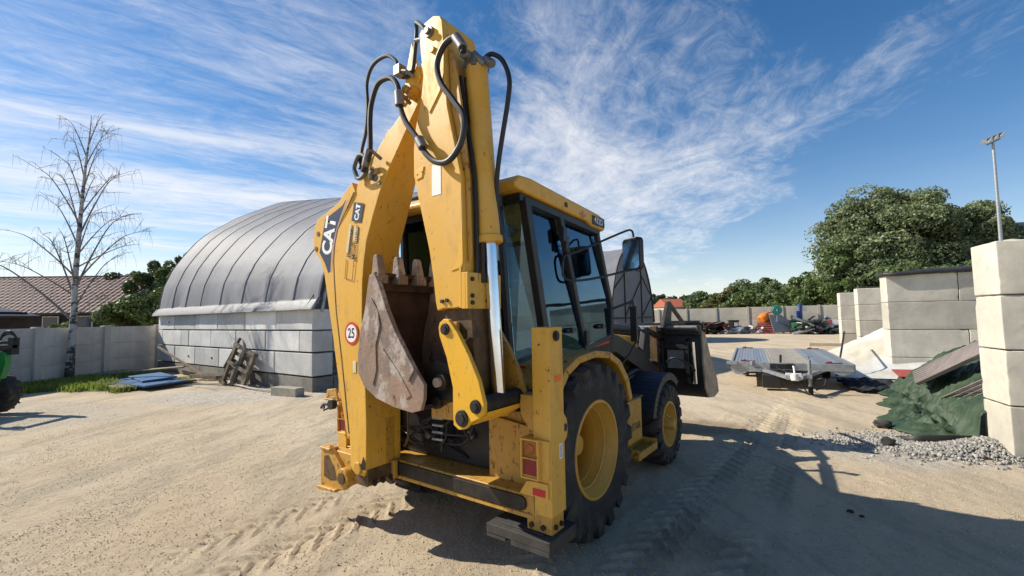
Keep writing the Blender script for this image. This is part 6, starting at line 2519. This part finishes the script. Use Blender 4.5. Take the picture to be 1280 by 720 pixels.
for k in range(3):
    m = MB()
    m.tube([(-.5, -.45, 1.38), (-.42, -.5, 1.52 + k * .03), (-.25, -.52, 1.58 + k * .03), (-.12, -.48, 1.50), (-.10, -.44, 1.36), (-.22, -.42, 1.28)], .013, 8, 4)
    m.build('hose', RUB, tg)
    m = MB()
    m.tube([(-.3, .40, 1.40), (-.22, .38, 1.56 + k * .03), (-.05, .38, 1.62 + k * .03), (.07, .40, 1.52), (.08, .42, 1.38), (-.02, .42, 1.28)], .014, 8, 4)
    m.build('hose', RUB, tg)
m = MB()
m.cyl((-.62, -.46, .62), (-.40, -.46, 1.10), .035, n=14)
m.build('tilt_cylinder', BLK, tg)
for (x, y, r_) in ((-.42, -.62, .40), (-.42, .52, .40), (-2.1, -.68, .62), (-2.1, .55, .62)):
    m = MB()
    m.lathe([(-.13, r_ * .5), (-.14, r_ * .8), (-.11, r_ * .97), (.11, r_ * .97), (.14, r_ * .8), (.13, r_ * .5)], 30, 'y', (x, y, r_), closed=True)
    for k in range(16):
        a = 2 * PI * k / 16
        for s_ in (1, -1):
            q = []
            for rr_ in (r_ * .95, r_ * 1.0):
                for (yy, da) in ((0, -.06), (s_ * .14, .14), (s_ * .14, .24), (0, .04)):
                    q.append((x + math.sin(a + da) * rr_, y + yy, r_ + math.cos(a + da) * rr_))
            m.hexa(q)
    w_ = m.build('tyre', TYRE, tg)
    m = MB()
    m.lathe([(-.06, .001), (-.07, r_ * .5), (.07, r_ * .5), (.06, .001)], 24, 'y', (x, y, r_))
    m.build('rim', plain('yellow rim', (.5, .38, .05), .5, var=.2), w_)
m = MB()
m.tube([(-2.3, -.4, 1.1), (-2.2, -.4, 2.2), (-2.2, .3, 2.2), (-2.3, .3, 1.1)], .03, 8)
m.build('roll_bar', BLK, tg)

# ------------------------------------------------------------ vegetation
def leaf_mat(name, a, b, trans=.25):
    n = NT(name)
    g_ = n.N.new('ShaderNodeNewGeometry')
    c = n.mix(g_.outputs['Random Per Island'], a, b)
    f = n.ramp(n.noise(.35, 4, .6), .35, .65)
    c = n.mix(n.math('MULTIPLY', f, .5), c, tuple(x * 1.45 for x in b))
    n.set(col=c, rough=.5, spec=.35)
    t = n.N.new('ShaderNodeBsdfTranslucent')
    n.L.new(c, t.inputs[0])
    mx = n.N.new('ShaderNodeMixShader')
    mx.inputs[0].default_value = trans
    n.L.new(n.b.outputs[0], mx.inputs[1])
    n.L.new(t.outputs[0], mx.inputs[2])
    n.L.new(mx.outputs[0], n.out.inputs[0])
    return n.m


LF_S = leaf_mat('willow leaves', (.070, .100, .040), (.22, .26, .13), .35)
LF_D = leaf_mat('dark leaves', (.048, .078, .028), (.135, .18, .070), .3)
LF_M = leaf_mat('mid green leaves', (.055, .095, .026), (.14, .19, .065), .3)
LF_O = leaf_mat('olive bush leaves', (.07, .08, .022), (.14, .14, .05))
BARK = plain('brown bark', (.10, .075, .055), .9, var=.4, scale=8, bump=.6)


def leaves(name, P, Nn, size, mat_, parent, r_, asp=1.7):
    """one quad leaf cluster at each point"""
    n_ = len(P)
    d_ = Nn + r_.normal(0, .75, (n_, 3))
    d_ /= np.linalg.norm(d_, axis=1)[:, None] + 1e-9
    t = np.cross(d_, r_.normal(0, 1, (n_, 3)))
    t /= np.linalg.norm(t, axis=1)[:, None] + 1e-9
    b = np.cross(d_, t)
    s = size * r_.uniform(.55, 1.25, (n_, 1))
    q = np.stack([P - t * s * .5 * asp, P - b * s * .5 + d_ * s * .12, P + t * s * .5 * asp, P + b * s * .5 + d_ * s * .12], 1)
    F = np.arange(n_ * 4).reshape(n_, 4)
    return fast_mesh(name, q.reshape(-1, 3), F, mat_, parent)


def crown_points(r_, n_, c, rad, nclump, flat=1.0, low=-.55):
    """points on clump shells scattered through an ellipsoid of radii rad"""
    cc = r_.normal(0, 1, (nclump * 3, 3))
    cc /= np.linalg.norm(cc, axis=1)[:, None]
    cc *= r_.uniform(.35, .92, (len(cc), 1)) ** .6
    cc = cc[cc[:, 2] > low][:nclump]
    cr = r_.uniform(.12, .34, len(cc))
    k = r_.integers(0, len(cc), n_)
    dv = r_.normal(0, 1, (n_, 3))
    dv /= np.linalg.norm(dv, axis=1)[:, None]
    dv[:, 2] = np.abs(dv[:, 2]) * np.where(r_.random(n_) < .72, 1, -1)
    rr = cr[k][:, None] * r_.uniform(.75, 1.08, (n_, 1))
    P = (cc[k] + dv * rr * np.array([1, 1, .8])) * np.array(rad) + np.array(c)
    return P, dv


def tree(kind_, label, x, y, h, w, base=.1, n_=9000, size=.3, mat_=LF_M, seed=1, nclump=40, group=None, d=None, blobs=None):
    r_ = np.random.default_rng(seed)
    t = thing(kind_, label, 'tree', (x, y, 0), 0, group)
    d = d or w
    rr = random.Random(seed)
    m = MB()
    tz = h * .55
    m.tube([(0, 0, -.2), (rr.uniform(-.1, .1) * w * .2, 0, h * .25), (rr.uniform(-.1, .1) * w * .4, 0, tz)], [h * .022, h * .017, h * .010], 10, 3)
    for k in range(9):
        a = rr.uniform(0, 2 * PI)
        z0 = h * rr.uniform(.18, .5)
        L_ = w * rr.uniform(.4, .8)
        m.tube([(0, 0, z0), (math.cos(a) * L_ * .5, math.sin(a) * L_ * .5, z0 + h * .16), (math.cos(a) * L_, math.sin(a) * L_, z0 + h * .30)], [h * .010, h * .006, h * .003], 6, 3)
    m.build('trunk', BARK, t)
    blobs = blobs or [(0, 0, .5 + base / 2, 1, 1 - base)]
    Ps, Ns = [], []
    tot = sum(b_[3] ** 2 for b_ in blobs)
    for (bx, by, bz, bs, bh_) in blobs:
        P, N_ = crown_points(r_, int(n_ * bs ** 2 / tot), (bx * w, by * d, bz * h), (w * bs, d * bs, h * bh_ / 2), max(6, int(nclump * bs)))
        Ps.append(P)
        Ns.append(N_)
    P, N_ = np.concatenate(Ps), np.concatenate(Ns)
    ok = P[:, 2] > .05
    leaves('crown', P[ok], N_[ok], size, mat_, t, r_)
    return t


# big willows on the right behind the bays
G1 = 'trees behind the far fence'
tree('willow_tree', 'tallest silvery green willow on the right, its round top above the wide block wall', 43.0, 50.5, 15.6, 7.6, .02, 95000, .22, LF_S, 2, 110, G1,
     blobs=[(0, 0, .60, .9, .78), (-.55, -.2, .36, .65, .60), (.5, -.2, .38, .7, .6), (.1, .1, .80, .6, .36)])
tree('willow_tree', 'broad silvery willow right of the tallest one, behind the nearest block wall and mast', 50.4, 49.5, 14.4, 5.4, .02, 75000, .22, LF_S, 3, 90, G1,
     blobs=[(0, 0, .58, .95, .78), (.55, 0, .42, .7, .6), (-.4, -.2, .35, .7, .6)])
tree('broadleaf_tree', 'mid green tree at the left foot of the big willows', 35.8, 47.5, 9.2, 4.0, .0, 18000, .25, LF_M, 4, 36, G1,
     blobs=[(0, 0, .5, 1, .9), (-.7, 0, .34, .7, .6)])
tree('broadleaf_tree', 'low bushy tree in front of the willows above the third block wall', 40.0, 44.0, 7.0, 5.0, .0, 18000, .24, LF_D, 41, 36, G1)
tree('broadleaf_tree', 'low dark tree behind the dark sheeting on the wide block wall', 46.5, 43.0, 7.0, 4.4, .0, 18000, .24, LF_M, 42, 36, G1)
labs = ['small round tree above the orange drum', 'greyish green tree above the green bin', 'dark green tree left of the blue post', 'low olive tree above the dark red scrap', 'bushy tree between drum and blue post',
        'small dark tree just right of the far red roof', 'rounded tree above the farthest block wall', 'low tree behind the right end of the far fence']
for k, (px, D_, top, w_, mt) in enumerate(((945, 68, 350, 3.6, LF_M), (985, 66, 344, 4.0, LF_S), (965, 72, 346, 3.6, LF_D), (912, 70, 358, 3.2, LF_O), (930, 78, 349, 4.0, LF_D), (885, 80, 362, 4.5, LF_D), (1012, 62, 342, 3.8, LF_M), (1030, 66, 332, 4.6, LF_D))):
    zt = 1.8 + (391 - top) / 556 * D_
    tree('broadleaf_tree', labs[k] + ' beyond the far fence', (px - 640) / 556 * D_, D_, zt, w_, 0, 11000, .28, mt, 60 + k, 30, G1, blobs=[(0, 0, .5, 1, .95), (.8, 0, .38, .8, .75), (-.8, 0, .36, .8, .7)])
# left group between house and hall
G2 = 'trees behind the left fence'
tree('broadleaf_tree', 'dark bushy tree between the red roofed house and the hall', -28.0, 33.0, 6.2, 2.1, 0, 14000, .19, LF_D, 11, 40, G2, blobs=[(0, 0, .5, 1, .95), (.5, .2, .45, .7, .8)])
tree('broadleaf_tree', 'middle dark tree of the left group, topped by two shoots', -23.9, 29.0, 5.8, 1.7, 0, 12000, .17, LF_D, 12, 34, G2)
tree('broadleaf_tree', 'tallest tree of the left group, rising beside the hall roof', -17.7, 23.6, 5.8, 1.15, 0, 10000, .14, LF_M, 13, 26, G2, blobs=[(0, 0, .62, 1, .75), (-.4, 0, .35, 1.2, .6)])
tree('broadleaf_tree', 'mid green bush in front of the left tree group against the hall', -18.3, 22.4, 3.6, 1.9, 0, 14000, .13, LF_M, 14, 30, G2)
tree('broadleaf_tree', 'light green low bush beside the gable of the red roofed house', -19.4, 23.0, 3.0, 1.1, 0, 10000, .13, LF_O, 15, 26, G2)
tree('broadleaf_tree', 'round tree showing above the ridge of the red roofed house', -41.5, 44.0, 6.4, 1.6, 0, 3500, .3, LF_D, 16, 24, G2)
tree('broadleaf_tree', 'flat topped tree above the left end of the red roof', -49.5, 43.0, 6.0, 2.6, 0, 3500, .3, LF_D, 17, 24, G2)
tree('broadleaf_tree', 'low shrub growing over the fence top before the house windows', -18.6, 18.6, 2.05, .9, 0, 3500, .12, LF_M, 18, 20, G2, blobs=[(0, 0, .5, 1, .95), (-1.0, .8, .46, .8, .85), (-1.8, 1.2, .45, .8, .8)])

# far wood on the horizon
r_ = np.random.default_rng(77)
Ps, Ns = [], []
for k in range(190):
    D_ = r_.uniform(110, 165)
    a = r_.uniform(-1.15, 1.15)
    h_ = r_.uniform(6.5, 9.6)
    w_ = r_.uniform(3.5, 6.5)
    P, N_ = crown_points(r_, 420, (a * D_, D_, h_ * .5), (w_, w_, h_ * .5), 12)
    Ps.append(P)
    Ns.append(N_)
P, N_ = np.concatenate(Ps), np.concatenate(Ns)
o = leaves('distant_wood', P, N_, .95, leaf_mat('far wood leaves', (.030, .048, .022), (.075, .095, .045)), None, r_)
kind(o, 'stuff')

# grass along the left fence
def grass(name, n_, fpos, hmin, hmax, mat_, seed):
    r_ = np.random.default_rng(seed)
    P = fpos(r_, n_)
    h_ = r_.uniform(hmin, hmax, n_)
    a = r_.uniform(0, 2 * PI, n_)
    w_ = h_ * .06 + .006
    ln = r_.uniform(.1, .6, n_) * h_
    dx, dy = np.cos(a), np.sin(a)
    b0 = P + np.stack([-dy * w_, dx * w_, 0 * a], -1)
    b1 = P + np.stack([dy * w_, -dx * w_, 0 * a], -1)
    m1 = P + np.stack([dx * ln * .35 + dy * w_ * .7, dy * ln * .35 - dx * w_ * .7, h_ * .6], -1)
    m0 = P + np.stack([dx * ln * .35 - dy * w_ * .7, dy * ln * .35 + dx * w_ * .7, h_ * .6], -1)
    tp = P + np.stack([dx * ln, dy * ln, h_], -1)
    V = np.stack([b0, b1, m1, m0, tp], 1).reshape(-1, 3)
    k = np.arange(n_)[:, None] * 5
    q = np.concatenate([k + 0, k + 1, k + 2, k + 3], 1)
    t3 = np.concatenate([k + 3, k + 2, k + 4, k + 4], 1)
    F1 = np.concatenate([k, k + 1, k + 2], 1)
    F2 = np.concatenate([k, k + 2, k + 3], 1)
    F3 = np.concatenate([k + 3, k + 2, k + 4], 1)
    F = np.concatenate([F1, F2, F3], 0)
    return kind(fast_mesh(name, V, F, mat_), 'stuff')


GR = leaf_mat('grass blades', (.10, .16, .02), (.26, .32, .06), .35)


def gpos(r_, n_):
    y = r_.uniform(7, 15.9, n_)
    xw = -13.83 - (17.41 - y) * .10 + .1
    wd_ = np.where(y > 12.2, 2.3, 1.6) * np.clip(1 - (y - 13.5) / 5, .5, 1)
    x = xw + r_.random(n_) ** 1.3 * wd_ * (1 + .3 * np.sin(y * 2.1))
    cl = vnoise(x * 1.6, y * 1.6, 91)
    ok = cl > .22
    x, y = np.where(ok, x, xw + .2), y
    return np.stack([x, y, 0 * x], -1)


grass('grass', 16000, gpos, .06, .22, GR, 21)


def gpos2(r_, n_):
    c = np.array([(-11.2, 12.4), (-11.9, 12.2), (-10.4, 12.0), (-12.4, 15.6), (-13.0, 16.0), (-9.9, 13.4)])
    k = r_.integers(0, len(c), n_)
    return np.concatenate([c[k] + r_.normal(0, .13, (n_, 2)), np.zeros((n_, 1))], 1)


grass('weeds', 1200, gpos2, .05, .20, GR, 23)

# bare birch
bt = thing('birch_tree', 'tall leafless birch with white trunk and drooping twigs by the left fence', 'tree', (-13.95, 14.1, 0))
BI = NT('birch bark')
_b = BI.noise(3.2, 6, .7, BI.coord('Object', (1, 1, 2.2)))
_sp = BI.N.new('ShaderNodeSeparateXYZ')
BI.L.new(BI.tc.outputs['Object'], _sp.inputs[0])
_low = BI.math('SUBTRACT', 1.0, BI.ramp(_sp.outputs[2], .0, 1.1))
_f = BI.ramp(BI.math('SUBTRACT', _b, BI.math('MULTIPLY', _low, .18)), .42, .50)
_c = BI.mix(_f, (.05, .042, .038), (.42, .41, .39))
BI.bump(BI.noise(20, 5, .7), .4, .01)
BI = BI.set(col=_c, rough=.75)
TW_ = plain('grey twigs', (.20, .175, .16), .8, var=.3, bump=0)
HB = 8.6
rb = random.Random(12)
trk = [(0, 0, -.1), (.03, 0, 1.0), (.06, 0, 2.2), (.05, 0, 3.4), (.10, .0, 4.6), (.15, 0, 5.8), (.22, 0, 7.0), (.30, 0, 7.9), (.33, 0, HB)]
m = MB()
m.tube(trk, [.13, .100, .085, .075, .062, .048, .034, .020, .007], 12)
m.build('trunk', BI, bt)


def tr_at(z):
    for (a, b) in zip(trk, trk[1:]):
        if a[2] <= z <= b[2]:
            t = (z - a[2]) / (b[2] - a[2])
            return Vector(a).lerp(Vector(b), t)
    return Vector(trk[-1])


limbs = [(1.9, -4.0, 0, 1.9), (2.0, .9, .5, .7), (2.3, 1.6, 0, 1.5), (2.6, -1.7, .3, 2.0), (2.9, 2.0, -.3, 2.1), (3.1, 1.9, .6, 1.6), (3.3, -1.8, -.8, 1.3), (3.9, 1.2, -.6, 1.3), (4.3, -1.4, .2, 1.4), (4.6, 1.2, .3, 1.9),
         (5.0, -1.3, -.5, 1.6), (5.3, .9, .7, 1.4), (5.7, -1.1, .3, 1.4), (6.1, .9, -.3, 1.2), (6.5, -.8, .2, 1.3), (6.9, .7, .2, 1.1), (7.2, -.6, -.3, 1.1), (7.6, .5, .1, 1.0), (4.0, .5, 1.2, 1.3), (3.0, .6, -1.3, 1.5),
         (5.5, -.4, 1.0, 1.2), (4.8, .3, -1.1, 1.4), (2.7, -2.2, -.7, 1.0), (3.6, 1.7, .9, .8)]
tm = MB()
for (z0, dx, dy, dz) in limbs:
    p0 = tr_at(z0)
    dx, dy, dz = dx * .85, dy * .85, dz * 1.1
    p3 = p0 + Vector((dx, dy, dz))
    p1 = p0 + Vector((dx * .30, dy * .3, dz * .42))
    p2 = p0 + Vector((dx * .68, dy * .68, dz * .85))
    m = MB()
    L_ = (p3 - p0).length
    r0 = .009 + .008 * L_
    curve = catmull([p0, p1, p2, p3], 5)
    m.tube(curve, [r0 * (1 - .85 * i / (len(curve) - 1)) for i in range(len(curve))], 6)
    m.build('limb', TW_, bt)
    # twigs: secondary shoots, then hanging threads
    for k in range(int(3 + L_ * 3)):
        i = rb.randint(4, len(curve) - 1)
        q = curve[i]
        dr_ = Vector((rb.uniform(-.5, .9) * (1 if dx > 0 else -1), rb.uniform(-.6, .6), rb.uniform(.1, .7))).normalized()
        l1 = rb.uniform(.25, .75)
        e1 = q + dr_ * l1 * .6
        e2 = q + dr_ * l1 + Vector((0, 0, -.06))
        tm.tube([q, e1, e2], [.008, .006, .004], 3, cap=False)
        for j in range(2):
            s0 = q.lerp(e2, rb.uniform(.4, 1.0))
            dp = rb.uniform(.12, .55)
            ox = Vector((rb.uniform(-.16, .2) * (1 if dx > 0 else -1), rb.uniform(-.12, .12), 0))
            tm.tube([s0, s0 + ox * .7 + Vector((0, 0, .03)), s0 + ox * 1.3 + Vector((0, 0, -dp * .5)), s0 + ox * 1.5 + Vector((0, 0, -dp))], [.0045, .004, .003, .002], 3, cap=False)
kind(tm.build('twigs', TW_, bt, nrm=False), 'stuff')
